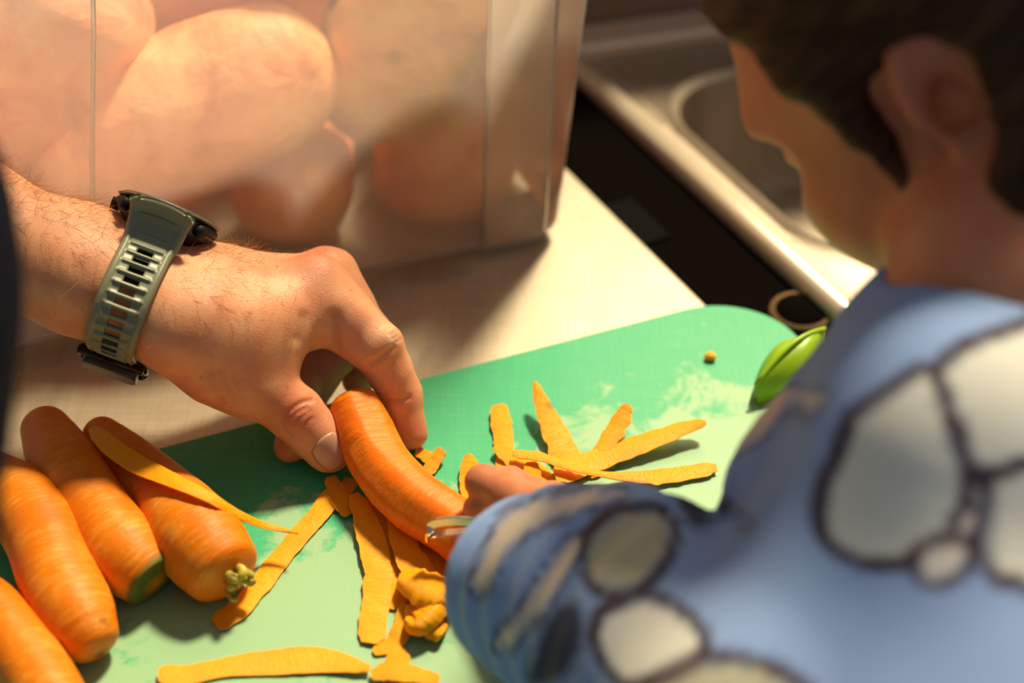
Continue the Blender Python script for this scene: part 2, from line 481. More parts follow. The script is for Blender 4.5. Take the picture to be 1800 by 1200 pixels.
# use three rings: outer top, lip outside, lip inside, basin wall, floor
lipo = bas_c + (inner - bas_c) * 1.10
a = ring(outer, zt - .004); b = ring(lipo, zt - .004); c = ring(bas_c + (inner - bas_c) * 1.05, zt - .0005); d = ring(inner, zt - .004)
e1 = ring(bas_c + (inner - bas_c) * .94, zt - .075); f1 = ring(bas_c + (inner - bas_c) * .82, zt - .09); g1 = ring(bas_c + (inner - bas_c) * .02, zt - .092)
for x, y in ((a, b), (b, c), (c, d), (d, e1), (e1, f1), (f1, g1)): bridge(x, y, N)
top = link_mesh('top_plate', V, Fs, m_steel, smooth=False); put(top, unit_o)
mm = top.modifiers.new('wn', 'EDGE_SPLIT'); mm.split_angle = math.radians(35)
top.data.polygons.foreach_set('use_smooth', [True] * len(top.data.polygons))
drain = tube_mesh('drain', [tuple(bas_c) + (zt - .0925,), tuple(bas_c) + (zt - .088,)], [.022, .02], m_darkplastic, seg=24); put(drain, unit_o)
# rolled rim
rr = []
prof = [(0.000, zt - .010), (.000, zt - .003), (.0015, zt), (.004, zt + .0014), (.009, zt + .0016), (.0115, zt - .0005), (.0125, zt - .005), (.021, zt - .0055), (.022, zt - .004)]
V = []; Fs = []
for s_ in (sb, se):
    for t_, z_ in prof: q = U(s_, t_); V.append((q[0], q[1], z_))
k = len(prof)
for i in range(k - 1): Fs.append((i, i + 1, k + i + 1, k + i))
rim = link_mesh('rolled_rim', V, Fs, m_rim); put(rim, unit_o); solid(rim, .001)
g0, g1 = U(sb, .0005), U(se, .0005); gw = abs((ce0 - r0) @ rn) - .0025
fp = prism('glass_panel', [tuple(g0 - rn * gw), tuple(g1 - rn * gw), tuple(g1), tuple(g0)], -.008, -.0025, m_black); put(fp, unit_o)
bx = prism('cabinet_body', [tuple(U(sb, -gw)), tuple(U(se, -gw)), tuple(U(se, .60)), tuple(U(sb, .60))], -.90, -.10, m_darkplastic); put(bx, unit_o)
# back splash ridge and upstand
o1 = b0 - bd * .02; o2 = b0 + bd * .62; bn = np.array([-bd[1], bd[0]])
if bn[1] < 0: bn = -bn
rg = prism('back_ridge', [tuple(o1), tuple(o2), tuple(o2 + bn * .03), tuple(o1 + bn * .03)], zt - .02, zt + .004, m_rim, bev=.003); put(rg, unit_o)
ups = prism('upstand', [tuple(o1 + bn * .031), tuple(o2 + bn * .031), tuple(o2 + bn * .05), tuple(o1 + bn * .05)], -.02, .20, m_wall, bev=.002); put(ups, unit_o)
q = P(1112, 392, -.002)[:2]
sw = prism('black_patch', [tuple(q + rdir * i + rn * j) for i, j in ((-.022, -.010), (.022, -.010), (.022, .012), (-.022, .012))], -.0024, -.0008, m_patch, bev=.0005); put(sw, unit_o)  # plain flat black rectangle lying on the glass
q = P(1408, 548, -.002)[:2]
kb = tube_mesh('dial', [(q[0], q[1], -.0024), (q[0], q[1], -.0005)], [.017, .0165], m_dial, seg=28); put(kb, unit_o)
kb2 = tube_mesh('dial_cap', [(q[0], q[1], -.0004), (q[0], q[1], .0004)], [.0135, .013], m_black, seg=28); put(kb2, unit_o)

# ------------------------------------------------------------------ cutting board
BT = .010      # board top height
bl0, bl1 = P(265, 790, BT)[:2], P(1230, 535, BT)[:2]
be = unit(bl1 - bl0); bperp = np.array([be[1], -be[0]])      # towards the camera
corner = P(1328, 508, BT)[:2]; corner = bl0 + be * ((corner - bl0) @ be)
Lb, Wb, Rb = .53, .300, .042
cen = corner - be * Lb / 2 + bperp * Wb / 2
bpoly = rrect(cen, be, bperp, Lb / 2, Wb / 2, Rb, 12)[::-1]
bo = prism('cutting_board', [tuple(q - cen) for q in bpoly], .0003, BT, m_board, bev=.0012)
bo.location = (cen[0], cen[1], 0)
tag(bo, 'green plastic chopping board with pale dried film, under the carrots', 'cutting board')
# its texture coordinates are measured in the board frame, so shift the film back there
for nd in bo.data.materials[0].node_tree.nodes:
    if nd.type == 'MAPPING': nd.inputs['Location'].default_value = (cen[0], cen[1], 0) if tuple(nd.inputs['Scale'].default_value) == (1, 1, 1) else (0, 0, 0)

# ------------------------------------------------------------------ bin
bf0, bf1 = P(20, 633, 0)[:2], P(990, 427, 0)[:2]
bx_ = unit(bf1 - bf0); by_ = np.array([-bx_[1], bx_[0]])     # away from camera
BW, BD, BH, DR = .445, .24, .235, .105
binc = bf1 - bx_ * BW / 2 + by_ * BD / 2
bin_o = empty('storage_bin', (binc[0], binc[1], 0))
tag(bin_o, 'large frosted clear plastic storage bin holding sweet potatoes', 'storage bin')
V = []; Fs = []
zs = [.009, .0105, .014, .06, .12, .18, BH]
N = None
for i, z in enumerate(zs):
    g = DR * z * .9 + (-.004 if i == 0 else 0)
    pts = rrect(binc, bx_, by_, BW / 2 + g, BD / 2 + g, .014 + g, 6); N = len(pts)
    a = ring(pts, z)
    if i: bridge(a - N, a, N)
lip = [(BH, .004), (BH, .013), (BH - .012, .015)]
for z, e_ in lip:
    g = DR * BH * .9 + e_
    a = ring(rrect(binc, bx_, by_, BW / 2 + g, BD / 2 + g, .014 + g, 6), z); bridge(a - N, a, N)
bw = link_mesh('wall_shell', V, Fs, m_bin); put(bw, bin_o); bw.name = 'bin_wall'
V = []; Fs = []
pts = rrect(binc, bx_, by_, BW / 2 - .004, BD / 2 - .004, .012, 6); ring(pts, .0085); Fs.append(tuple(range(N)))
bb = link_mesh('bin_base', V, Fs, m_bin, smooth=False); put(bb, bin_o)
# corner feet, corner columns and mould line
for sx in (-1, 1):
    for sy in (-1, 1):
        c = binc + bx_ * sx * (BW / 2 - .027) + by_ * sy * (BD / 2 - .027)
        V = []; Fs = []
        a = ring(rrect(c, bx_, by_, .022, .022, .008, 4), .0005); b = ring(rrect(c, bx_, by_, .024, .024, .009, 4), .0088)
        n_ = 20; bridge(a, b, n_); Fs.append(tuple(range(n_)))
        ft = link_mesh('foot', V, Fs, m_bin_rib); put(ft, bin_o)
def bin_face(s, z, off=.0006):     # point on the front wall, s from the right end
    g = DR * z * .9
    q = bf1 - bx_ * s - by_ * (g + off)
    return np.array([q[0], q[1], z])
# mould line at photo x = 163
def s_for_px(px, z):
    best = min(np.linspace(0, BW, 400), key=lambda s: abs((lambda w: 900 + FPX * ((w - CO) @ RT) / ((w - CO) @ FW))(bin_face(s, z)) - px))
    return best
pl = [bin_face(s_for_px(163, z), z, .0008) for z in (.012, .06, .12, .18, .22)]
ml = tube_mesh('moulded_rib', pl, .0011, m_bin_rib, seg=8); put(ml, bin_o)
for s_ in (.047, .012):
    ml = tube_mesh('moulded_rib', [bin_face(s_, z, .0003) for z in (.012, .1, .22)], .0010, m_bin_rib, seg=8); put(ml, bin_o)
V = [bin_face(s_, z, .0009) for z in (.011, .08, .15, .228) for s_ in (.0465, .030, .013)]
V = V + [v + np.array([by_[0], by_[1], 0]) * .0 for v in []]
cc_p = link_mesh('corner_column', V, [(i * 3 + j, i * 3 + j + 1, i * 3 + j + 4, i * 3 + j + 3) for i in range(3) for j in range(2)], m_bin_col); put(cc_p, bin_o)
ml = tube_mesh('base_rim', [bin_face(s_, .0095, -.001) for s_ in (.05, .2, BW - .05)], .0016, m_bin_rib, seg=8); put(ml, bin_o)

# ------------------------------------------------------------------ sweet potatoes
def spud(cl, rad, seed, label, tint=(1, 1, 1), ns=60, seg=44, endp=.7):
    pts = catmull(cl, ns); r = catmull([[q] for q in rad], ns)[:, 0]
    T = np.gradient(pts, axis=0); T /= np.linalg.norm(T, axis=1, keepdims=True)
    t = np.linspace(0, 1, ns); cap = np.minimum(1, (np.clip(np.minimum(t, 1 - t) / .13, 0, 1))) 
    r = r * np.sqrt(1 - (1 - cap) ** 2 + 1e-4)
    V = []; nrm = unit(np.cross(T[0], [.1, .3, 1])); 
    for i in range(ns):
        nrm = unit(nrm - T[i] * (nrm @ T[i])); bi = np.cross(T[i], nrm)
        a = np.linspace(0, 2 * np.pi, seg, endpoint=False)
        V.append(pts[i] + r[i] * (np.cos(a)[:, None] * nrm + np.sin(a)[:, None] * bi))
    V = np.concatenate(V)
    cen_ = np.repeat(pts, seg, 0); d = V - cen_
    rr_ = np.linalg.norm(d, axis=1, keepdims=True) + 1e-6
    am = (.05 * wob(V, seed, 60) + .03 * wob(V, seed + 1, 140) + .012 * wob(V, seed + 2, 420))[:, None]
    V = cen_ + d * (1 + am)
    Fs = []
    for i in range(ns - 1):
        for j in range(seg): Fs.append((i * seg + j, i * seg + (j + 1) % seg, (i + 1) * seg + (j + 1) % seg, (i + 1) * seg + j))
    Fs.append(tuple(range(seg))[::-1]); Fs.append(tuple((ns - 1) * seg + j for j in range(seg)))
    tt = np.tile(np.array(tint), (len(V), 1))
    o = link_mesh('sweet_potato', V, Fs, m_potato, col=tt)
    tag(o, label, 'sweet potato', 'sweet potatoes in the bin'); return o
def inb(px, py, t):        # point t metres behind the bin's front wall at that pixel
    r = FW + RT * (px - 900) / FPX - UP * (py - 600) / FPX
    n3 = np.array([by_[0], by_[1], DR * .9]); n3 = unit(n3); o_ = np.array([bf1[0], bf1[1], 0]) - CO
    dd = (o_ @ n3 + t) / (r @ n3); return CO + r * dd
spud([inb(40, 318, .052), inb(180, 285, .052), inb(330, 200, .054), inb(460, 140, .056), inb(585, 85, .058)], [.026, .038, .042, .040, .026], 3,
     'long plump sweet potato lying diagonally behind the white mould line', (1.08, 1.0, .92))
spud([inb(-240, 300, .10), inb(-90, 170, .10), inb(30, 50, .10), inb(150, -110, .10)], [.040, .062, .066, .05], 11,
     'huge pinkish sweet potato filling the top left of the bin', (.98, .86, .9))
spud([inb(830, -130, .064), inb(765, -10, .062), inb(690, 100, .058), inb(615, 240, .052)], [.034, .043, .040, .022], 21,
     'knobbly tan sweet potato standing upright with green scarred side', (.95, .98, .80))
spud([inb(560, 150, .105), inb(540, 240, .09), inb(515, 325, .065), inb(500, 425, .052)], [.020, .026, .033, .024], 31,
     'short orange sweet potato below the long one, tip down', (1.0, .92, .72))
spud([inb(850, 80, .10), inb(805, 190, .085), inb(775, 290, .068), inb(735, 405, .052)], [.030, .040, .040, .024], 41,
     'reddish sweet potato leaning by the clear right corner of the bin', (1.0, .74, .66))
spud([inb(200, 5, .19), inb(380, -25, .185), inb(560, -40, .185), inb(700, -70, .185)], [.036, .046, .046, .035], 51,
     'dusky pink sweet potato lying behind the long one', (.9, .66, .64))
spud([inb(30, 430, .072), inb(120, 405, .075), inb(230, 385, .085)], [.024, .030, .020], 61,
     'dark sweet potato low behind the watch wrist', (.85, .70, .62))
spud([inb(470, -240, .12), inb(520, -170, .12), inb(580, -110, .13)], [.040, .048, .036], 71,
     'sweet potato on top of the pile at the upper frame edge', (1, .86, .78))

# ------------------------------------------------------------------ carrots
def carrot(cl, rad, seed, label, mat=m_carrot, crown=None, tip=None, group='unpeeled carrots on the board', bulge=.05, facet=None, ns=90, seg=40, cap0=.05, cap1=.05, name='carrot'):
    """cl: (px, py) centre line measured in the photo, rad in metres; lies on the board"""
    TS = .5 - .5 * np.cos(np.pi * np.linspace(0, 1, ns)); TS = .6 * TS + .4 * np.linspace(0, 1, ns)
    rr = catmull([[q] for q in rad], ns, TS)[:, 0]
    cl = np.asarray(cl, float)
    if cl.shape[1] == 2:
        rk = catmull([[q] for q in rad], len(cl))[:, 0]
        pts = np.array([P(x, y, BT + q * .97) for (x, y), q in zip(cl, rk)])
    else: pts = np.array([P(x, y, z) for x, y, z in cl])
    pts = catmull(pts, ns, TS)
    T = np.gradient(pts, axis=0); T /= np.linalg.norm(T, axis=1, keepdims=True)
    t = TS
    c0 = np.clip(t / cap0, 0, 1); c1 = np.clip((1 - t) / cap1, 0, 1)
    r = rr * np.sqrt(1 - (1 - c0) ** 2 + 1e-4) * np.sqrt(1 - (1 - c1) ** 2.2 + 1e-4)
    V = []; UV = []; nrm = unit(np.cross(T[0], [0, 0, 1])); r1 = np.random.default_rng(seed)
    ringm = sum(r1.uniform(.3, 1) * np.exp(-((t - c) / .008) ** 2) for c in r1.uniform(.05, .95, 9)) * .018
    a = np.linspace(0, 2 * np.pi, seg, endpoint=False)
    for i in range(ns):
        nrm = unit(nrm - T[i] * (nrm @ T[i])); bi = np.cross(T[i], nrm)
        V.append(pts[i] + r[i] * (1 - ringm[i]) * (np.cos(a)[:, None] * nrm + np.sin(a)[:, None] * bi))
        UV.append(np.stack([np.full(seg, t[i]), np.abs(a / np.pi - 1)], 1))
    V = np.concatenate(V); UV = np.concatenate(UV); cen_ = np.repeat(pts, seg, 0)
    V = cen_ + (V - cen_) * (1 + bulge * wob(V, seed, 75) + .012 * wob(V, seed + 9, 380))[:, None]
    col = np.zeros((len(V), 3)); tt = np.repeat(t, seg)
    if crown is not None:     # greenish shoulder at the end of the root
        dd = (tt - (1 - crown)) / crown
        nn = wob(V, 5, 600) * .25
        col[:, 0] = np.clip((dd + nn) * 1.6, 0, 1) * (dd > -.4) * (1 - .85 * np.exp(-(np.linalg.norm(V - pts[-1], axis=1) / .0042) ** 6))
    if tip is not None:
        q = pts[-1]; col[:, 2] = np.clip(1.2 - np.linalg.norm(V - q, axis=1) / tip, 0, 1)
    if facet is not None:
        for (n_, off, t0, t1) in facet:
            n_ = unit(n_); h = (V - cen_) @ n_; lim = np.repeat(r, seg) * off
            sel = (h > lim) & (tt > t0) & (tt < t1)
            V[sel] -= np.outer(h[sel] - lim[sel], n_); col[sel, 1] = .35
    V[:, 2] = np.maximum(V[:, 2], BT + .0003)
    Fs = []
    for i in range(ns - 1):
        for j in range(seg): Fs.append((i * seg + j, i * seg + (j + 1) % seg, (i + 1) * seg + (j + 1) % seg, (i + 1) * seg + j))
    Fs.append(tuple(range(seg))[::-1]); Fs.append(tuple((ns - 1) * seg + j for j in range(seg)))
    o = link_mesh(name, V, Fs, mat, uv=UV, col=col)
    tag(o, label, 'carrot', group); return o, pts, T
c1, c1p, c1T = carrot([(72, 738), (112, 815), (165, 900), (222, 975), (275, 1025)], [.0105, .0152, .0162, .0165, .0120], 1,
    'rough unpeeled carrot with cut green crown, second from left', crown=.085, cap1=.03)
c3, c3p, c3T = carrot([(165, 752), (225, 810), (290, 875), (350, 950), (410, 1022)], [.0080, .0125, .0150, .0190, .0150], 5,
    'unpeeled carrot with leafy yellow stub, lying under a long thin peel', crown=None, cap1=.07)
c2, c2p, c2T = carrot([(-40, 830), (30, 880), (75, 935), (105, 1020), (140, 1090), (178, 1150)], [.0130, .0160, .0170, .0165, .0152, .0090], 9,
    'bent smooth carrot with rounded tip towards the camera, left edge', tip=.0035, cap1=.06)
c4, c4p, c4T = carrot([(-60, 1030), (-10, 1085), (45, 1160), (90, 1230), (140, 1300)], [.011, .0135, .0140, .0135, .010], 13,
    'carrot cut off by the bottom left corner of the photo')
# crown details
def crown_disc(p, T_, r, parent):
    b = unit(np.cross(T_, [0, 0, 1])); c = np.cross(b, T_)
    V = [p + T_ * .0012]; 
    for k_, (f_, off) in enumerate(((.35, .0016), (.42, .0002), (.85, .0006))):
        for j in range(20):
            a = j / 20 * 6.283; V.append(p + T_ * off + r * f_ * (1 + .08 * math.sin(5 * a)) * (math.cos(a) * b + math.sin(a) * c))
    Fs = [(0, 1 + j, 1 + (j + 1) % 20) for j in range(20)]
    for k_ in range(2):
        for j in range(20): Fs.append((1 + k_ * 20 + j, 21 + k_ * 20 + j, 21 + k_ * 20 + (j + 1) % 20, 1 + k_ * 20 + (j + 1) % 20))
    col = np.zeros((len(V), 3)); col[:, 0] = .9; col[:41, 0] = .1
    return link_mesh('crown_scar', V, Fs, m_carrot, parent, uv=np.zeros((len(V), 2)), col=col)
r1_ = np.random.default_rng(2)
for i in range(9):
    b = unit(np.cross(c3T[-1], [0, 0, 1])); c = np.cross(b, c3T[-1])
    a = r1_.uniform(0, 6.28); rr_ = r1_.uniform(.001, .0065)
    p0 = c3p[-1] - c3T[-1] * .003 + (b * math.cos(a) + c * math.sin(a)) * rr_ 
    p1 = p0 + c3T[-1] * r1_.uniform(.004, .008) + (b * math.cos(a) + c * math.sin(a)) * .002
    p2 = p1 + r1_.normal(size=3) * .0015
    tube_mesh('leaf_stub', catmull([p0, p1, p2], 7), [.0016, .0019, .0021, .0020, .0019, .0017, .0008], m_stub, c3, seg=8)

# held carrot, lifted a little at its far end
held, hp, hT = carrot([(612, 692, .040), (640, 755, .032), (672, 820, .0275), (728, 880, .0265), (795, 925, .0255), (858, 985, .024)],
    [.0108, .0128, .0132, .0135, .0130, .0115], 17, 'peeled glossy carrot held between thumb and fingers, under the peeler',
    mat=m_carrot_peeled, group=None, cap0=.06, bulge=.03,
    facet=[((.35, -.2, .9), .90, .02, .99), ((.85, -.1, .5), .90, .25, .99), ((-.5, -.6, .6), .93, .3, .99)])

# ------------------------------------------------------------------ peelings
def edge_noise(n, r, amp): 
    x = r.normal(size=n); return amp * (np.convolve(x, np.ones(3) / 3, 'same') + .4 * np.sin(np.arange(n) * r.uniform(.5, .9) + r.uniform(0, 6)))
PEELS = []
def peel(cl, label, name='carrot_peel', ns=44, seed=0, jag=.08, curl=.0003, across=7, twist=None):
    """cl: list of (px, py, width_px, height above the board in m)"""
    r = np.random.default_rng(seed + 100)
    C = catmull(np.array(cl, float), ns)
    T = np.gradient(C[:, :2], axis=0); T /= np.linalg.norm(T, axis=1, keepdims=True)
    Nn = np.stack([-T[:, 1], T[:, 0]], 1)
    t = np.linspace(0, 1, ns)
    endf = np.clip(np.minimum(t, 1 - t) / .03, .6, 1)
    w = np.maximum(C[:, 2], 3) * endf
    eL, eR = 1 + edge_noise(ns, r, jag), 1 + edge_noise(ns, r, jag)
    V = []; UV = []
    wav = .0003 * np.sin(t * 9 + r.uniform(0, 6))
    for i in range(ns):
        for j in range(across):
            u_ = j / (across - 1) * 2 - 1
            ww = w[i] / 2 * (eL[i] if u_ < 0 else eR[i])
            q = C[i, :2] + Nn[i] * ww * u_
            z = BT + .0009 + max(C[i, 3], 0) + max(wav[i], 0) + curl * (1 - u_ * u_) + 8e-5 * r.normal()
            V.append(P(q[0], q[1], z)); UV.append((t[i] * 1.3, u_ * .5))
    Fs = [(i * across + j, i * across + j + 1, (i + 1) * across + j + 1, (i + 1) * across + j) for i in range(ns - 1) for j in range(across - 1)]
    o = link_mesh(name, V, Fs, m_peel, uv=UV, col=np.zeros((len(V), 3)))
    solid(o, .0006, 0); es = o.modifiers.new('split', 'EDGE_SPLIT'); es.split_angle = math.radians(50)
    tag(o, label, 'carrot peel', 'carrot peelings on the board'); PEELS.append(o); return o
peel([(598, 855, 30, 0), (560, 903, 34, 0), (515, 955, 34, 0), (470, 1010, 36, .0), (430, 1060, 36, 0), (378, 1098, 34, 0)], 'long straight peel running down from the thumb to the yellow stub carrot', seed=1)
peel([(579, 838, 18, .002), (594, 868, 34, .001), (614, 905, 26, .0005)], 'short dark peel directly under the thumb nail', seed=2, ns=20)
peel([(618, 842, 26, .0), (608, 866, 24, 0), (612, 885, 12, 0)], 'tiny peel scrap just right of the thumb tip', seed=22, ns=16)
peel([(650, 868, 22, .001), (672, 915, 32, .0), (688, 960, 36, 0), (692, 1010, 32, 0), (712, 1060, 26, 0)], 'shaded peel tucked behind the broad upright one', seed=4)
peel([(622, 868, 24, .003), (646, 925, 46, .0025), (664, 1000, 50, .0015), (660, 1065, 48, .001), (650, 1130, 50, .0006)], 'broad upright peel with square bottom end, left of the heap', seed=3)
peel([(692, 958, 22, 0), (700, 1010, 26, 0), (686, 1070, 24, 0)], 'narrow strip between the broad peel and the heap', seed=24, ns=20)
peel([(722, 880, 20, .001), (750, 945, 48, .001), (775, 1000, 50, .001), (778, 1040, 30, 0)], 'wide shaded peel under the carrot behind the peeler blade', seed=6)
peel([(688, 902, 22, .003), (712, 960, 48, .004), (742, 1020, 54, .004), (765, 1075, 40, .003)], 'long pale peel in front of the heap, below the carrot', seed=5)
peel([(806, 952, 18, 0), (782, 998, 34, .001), (752, 1050, 34, .002)], 'short peel slanting from under the peeler blade', seed=7, ns=24)
peel([(700, 1018, 30, .004), (735, 1030, 60, .010), (768, 1045, 60, .011), (795, 1065, 30, .006)], 'curled peel on top of the heap', seed=8, curl=.004)
peel([(795, 1020, 26, .004), (765, 1062, 50, .008), (735, 1095, 44, .006), (712, 1090, 20, .003)], 'folded peel on the side of the heap by the cuff', seed=9, curl=.005)
peel([(720, 1062, 30, .002), (745, 1090, 48, .004), (780, 1112, 38, .002)], 'lowest curled peel of the heap beside the cuff', seed=10, curl=.003)
peel([(716, 1062, 28, .002), (708, 1100, 34, .001), (692, 1130, 32, 0), (656, 1146, 14, 0)], 'small hooked peel hanging below the heap', seed=11, ns=26)
peel([(692, 1130, 20, 0), (700, 1170, 46, .001), (694, 1212, 40, 0)], 'upright arm of the crossed peels at the bottom edge', seed=12, ns=26, jag=.12)
peel([(652, 1186, 20, .002), (700, 1180, 34, .003), (772, 1196, 20, .001)], 'lying arm of the crossed peels at the bottom edge', seed=13, ns=26, jag=.1)
peel([(278, 1186, 36, .002), (330, 1186, 34, .0), (400, 1172, 34, 0), (480, 1164, 44, 0), (560, 1160, 44, .0), (650, 1174, 18, .002)], 'long peel lying level along the bottom edge', seed=14, jag=.04)
# right hand group
peel([(876, 711, 26, .002), (881, 745, 36, .001), (886, 790, 32, 0), (886, 855, 22, 0)], 'upright peel, leftmost of the fan right of the carrot', seed=31, curl=.0006)
peel([(940, 671, 8, .012), (951, 705, 26, .009), (968, 745, 38, .005), (990, 795, 52, .001), (1000, 830, 40, 0)], 'tapering peel with raised pointed tip in the fan', seed=32, curl=.0006)
peel([(1104, 711, 16, .010), (1092, 738, 32, .007), (1070, 775, 32, .003), (1045, 825, 34, 0)], 'short peel leaning with rounded raised tip in the fan', seed=33, curl=.0006)
peel([(1241, 742, 12, .008), (1200, 754, 24, .006), (1130, 780, 32, .004), (1060, 805, 38, .002), (975, 835, 40, .002)], 'long peel pointing up right across the fan', seed=34, curl=.0006)
peel([(1080, 808, 20, 0), (1060, 815, 30, 0), (1030, 830, 30, 0)], 'shaded scrap beneath the long fan peel', seed=44, ns=18)
peel([(823, 798, 12, .003), (826, 820, 34, .002), (832, 850, 48, .001), (842, 900, 46, 0)], 'flame shaped peel right beside the held carrot', seed=35, curl=.0006, jag=.04)
peel([(868, 786, 12, .003), (895, 802, 30, .002), (925, 822, 36, .001), (965, 840, 30, 0)], 'peel crossing the foot of the leftmost fan peel', seed=36)
peel([(900, 797, 14, .006), (950, 803, 15, .007), (1000, 820, 12, .006), (1060, 834, 10, .004), (1140, 839, 24, .002), (1190, 834, 26, .001), (1260, 822, 22, .001)], 'thin twisted ribbon of peel reaching right to the shirt', seed=37, curl=.0004, ns=70)
peel([(934, 812, 24, .004), (936, 840, 34, .003), (940, 870, 34, 0)], 'stubby peel end standing at the foot of the fan', seed=38, ns=18)
peel([(905, 840, 26, 0), (950, 846, 34, 0), (990, 850, 26, 0)], 'flat peel mostly hidden behind the sleeve', seed=39, ns=18)
peel([(730, 795, 12, .002), (748, 800, 22, .001), (770, 812, 16, 0)], 'small shred by the index fingertip', seed=40, ns=16, jag=.12)
peel([(779, 790, 16, .004), (768, 805, 22, .002), (752, 830, 22, 0)], 'forked shred beside the held carrot', seed=41, ns=16, jag=.15)
# thin peel draped over the third carrot
pz = lambda x, y, z, w: (x, y, w, z - BT)
peel([(160, 752, 24, .0235), (195, 785, 34, .0290), (240, 815, 34, .0315), (290, 838, 28, .0365), (335, 858, 22, .0395), (375, 878, 18, .0370), (420, 905, 15, .0270), (470, 925, 11, .0150), (524, 937, 4, .0130)],
     'long thin peel draped over the stub carrot, end in mid air', seed=50, curl=.0004, jag=.02, ns=90)
# crumb
cp = P(1249, 626, BT + .002); V, Fc = surface_nets(lambda p: np.linalg.norm((p - cp) * [1, 1, 1.3], axis=1) - .0028 + .0006 * wob(p, 3, 900), cp - .005, cp + .005, .0007)
cr = link_mesh('carrot_crumb', V, Fc, m_peel, uv=np.zeros((len(V), 2)), col=np.zeros((len(V), 3))); tag(cr, 'tiny orange carrot crumb alone near the board corner', 'crumb')
#PEOPLE#
# ------------------------------------------------------------------ adult: left hand, forearm, watch
MCPi = P(553, 502, .080)
rrow = unit([.10, .85, -.50])                       # index -> little finger across the knuckles
Wr = P(262, 535, .092) + rrow * .020                # middle of the wrist
hax = unit(MCPi + rrow * .030 - Wr)
ndor = unit(np.cross(rrow, hax)); ndor = ndor if ndor[2] > 0 else -ndor
elb = P(-60, 412, .118) + rrow * .016
gax = unit(Wr - elb)                                # forearm direction, towards the hand
rf = unit(rrow - gax * (rrow @ gax)); nf = np.cross(rf, gax); nf = nf if nf[2] > 0 else -nf
elb2 = Wr - gax * .27
mc = [MCPi, MCPi + rrow * .021 + ndor * .002 + hax * .002, MCPi + rrow * .041 - ndor * .001 - hax * .003, MCPi + rrow * .058 - ndor * .006 - hax * .010]
TH = [P(318, 588, .084), P(428, 658, .060), P(520, 727, .040), P(577, 786, .024)]
IX = [MCPi, P(664, 610, .057), P(704, 692, .034), P(722, 762, .018)]
MD = [mc[1], P(668, 632, .047) + np.array([-.006, .014, .002]), P(655, 655, .030) + np.array([.0, .012, 0]), P(628, 676, .020) + np.array([0, .004, 0])]
RG = [mc[2], P(612, 628, .040) + np.array([.002, .016, .004]), P(560, 668, .028) + np.array([0, .002, 0]), P(548, 700, .020)]
PK = [mc[3], P(560, 660, .034) + np.array([-.008, .014, .002]), P(525, 735, .024), P(508, 786, .0185)]
core = [
    Cone(elb2, Wr - gax * .10, .038, .0285, rf, .86, .02),
    Cone(Wr - gax * .11, Wr - gax * .03, .0282, .0245, rf, .80, .02),
    Cone(Wr - gax * .035, Wr + hax * .010, .0242, .0225, rf, .76, .02),
    Cone(Wr + hax * .002, Wr + hax * .028 - ndor * .002, .0215, .0205, rrow, .70, .02),
]
for i, m_ in enumerate(mc):
    base = Wr + rrow * (-.014 + .0095 * i) + hax * .018 - ndor * .001
    core.append(Cone(base, m_ - ndor * .0035, .0150, [.0118, .0112, .0105, .0095][i], k=.012))
    core.append(Cone(base - ndor * .012, m_ - ndor * .012 - hax * .006, .0125, .0105, k=.014))
thumb = [Cone(TH[0], TH[1], .0178, .0145, k=.018), Cone(TH[1], TH[2], .0138, .0118, k=.008), Cone(TH[2], TH[3], .0120, .0100, k=.005),
         Cone(TH[0] + (TH[1] - TH[0]) * .35 + np.array([.004, -.002, -.010]), TH[1] + np.array([.0, 0, -.006]), .0145, .0115, k=.012),
         Cone(TH[2] + (TH[3] - TH[2]) * .55, TH[3], .0112, .0104, k=.004)]
# web between thumb and index, and the first interosseous muscle
web = [Cone(P(370, 560, .086), P(478, 560, .078), .0165, .0120, k=.018), Cone(P(430, 590, .076), P(497, 588, .070), .0120, .0080, k=.014),
       Cone(P(440, 615, .068), P(480, 640, .060), .0115, .0080, k=.012), Cone(P(540, 545, .071), P(538, 590, .064), .0078, .0048, k=.008)]
def finger(J, r, k=.005):
    out = []
    d0 = unit(J[1] - J[0])
    out.append(Cone(J[0], J[0] + (J[1] - J[0]) * .5, r[0], r[1], k=.01))
    out.append(Cone(J[0] + (J[1] - J[0]) * .45, J[1], r[1], r[2], k=k))
    out.append(Cone(J[1], J[1] + (J[2] - J[1]) * .5, r[2], r[3], k=k)); out.append(Cone(J[1] + (J[2] - J[1]) * .5, J[2], r[3], r[4], k=k))
    out.append(Cone(J[2], J[3], r[4], r[5], k=k))
    return out
ix = finger(IX, [.0122, .0122, .0108, .0098, .0090, .0078])
fle = np.array([-.35, -.5, -.75])
ix += [Cone(IX[0] + (IX[1] - IX[0]) * .30 + unit(fle) * .004, IX[0] + (IX[1] - IX[0]) * .48 + unit(fle) * .006, .0100, .0095, k=.006),
       Cone(IX[0] + (IX[1] - IX[0]) * .66 + unit(fle) * .0065, IX[0] + (IX[1] - IX[0]) * .86 + unit(fle) * .0055, .0090, .0085, k=.003)]
md = finger(MD, [.0120, .0118, .0108, .0098, .0090, .0078])
rg = finger(RG, [.0112, .0108, .0100, .0092, .0086, .0076])
pk = finger(PK, [.0100, .0095, .0090, .0084, .0080, .0072])
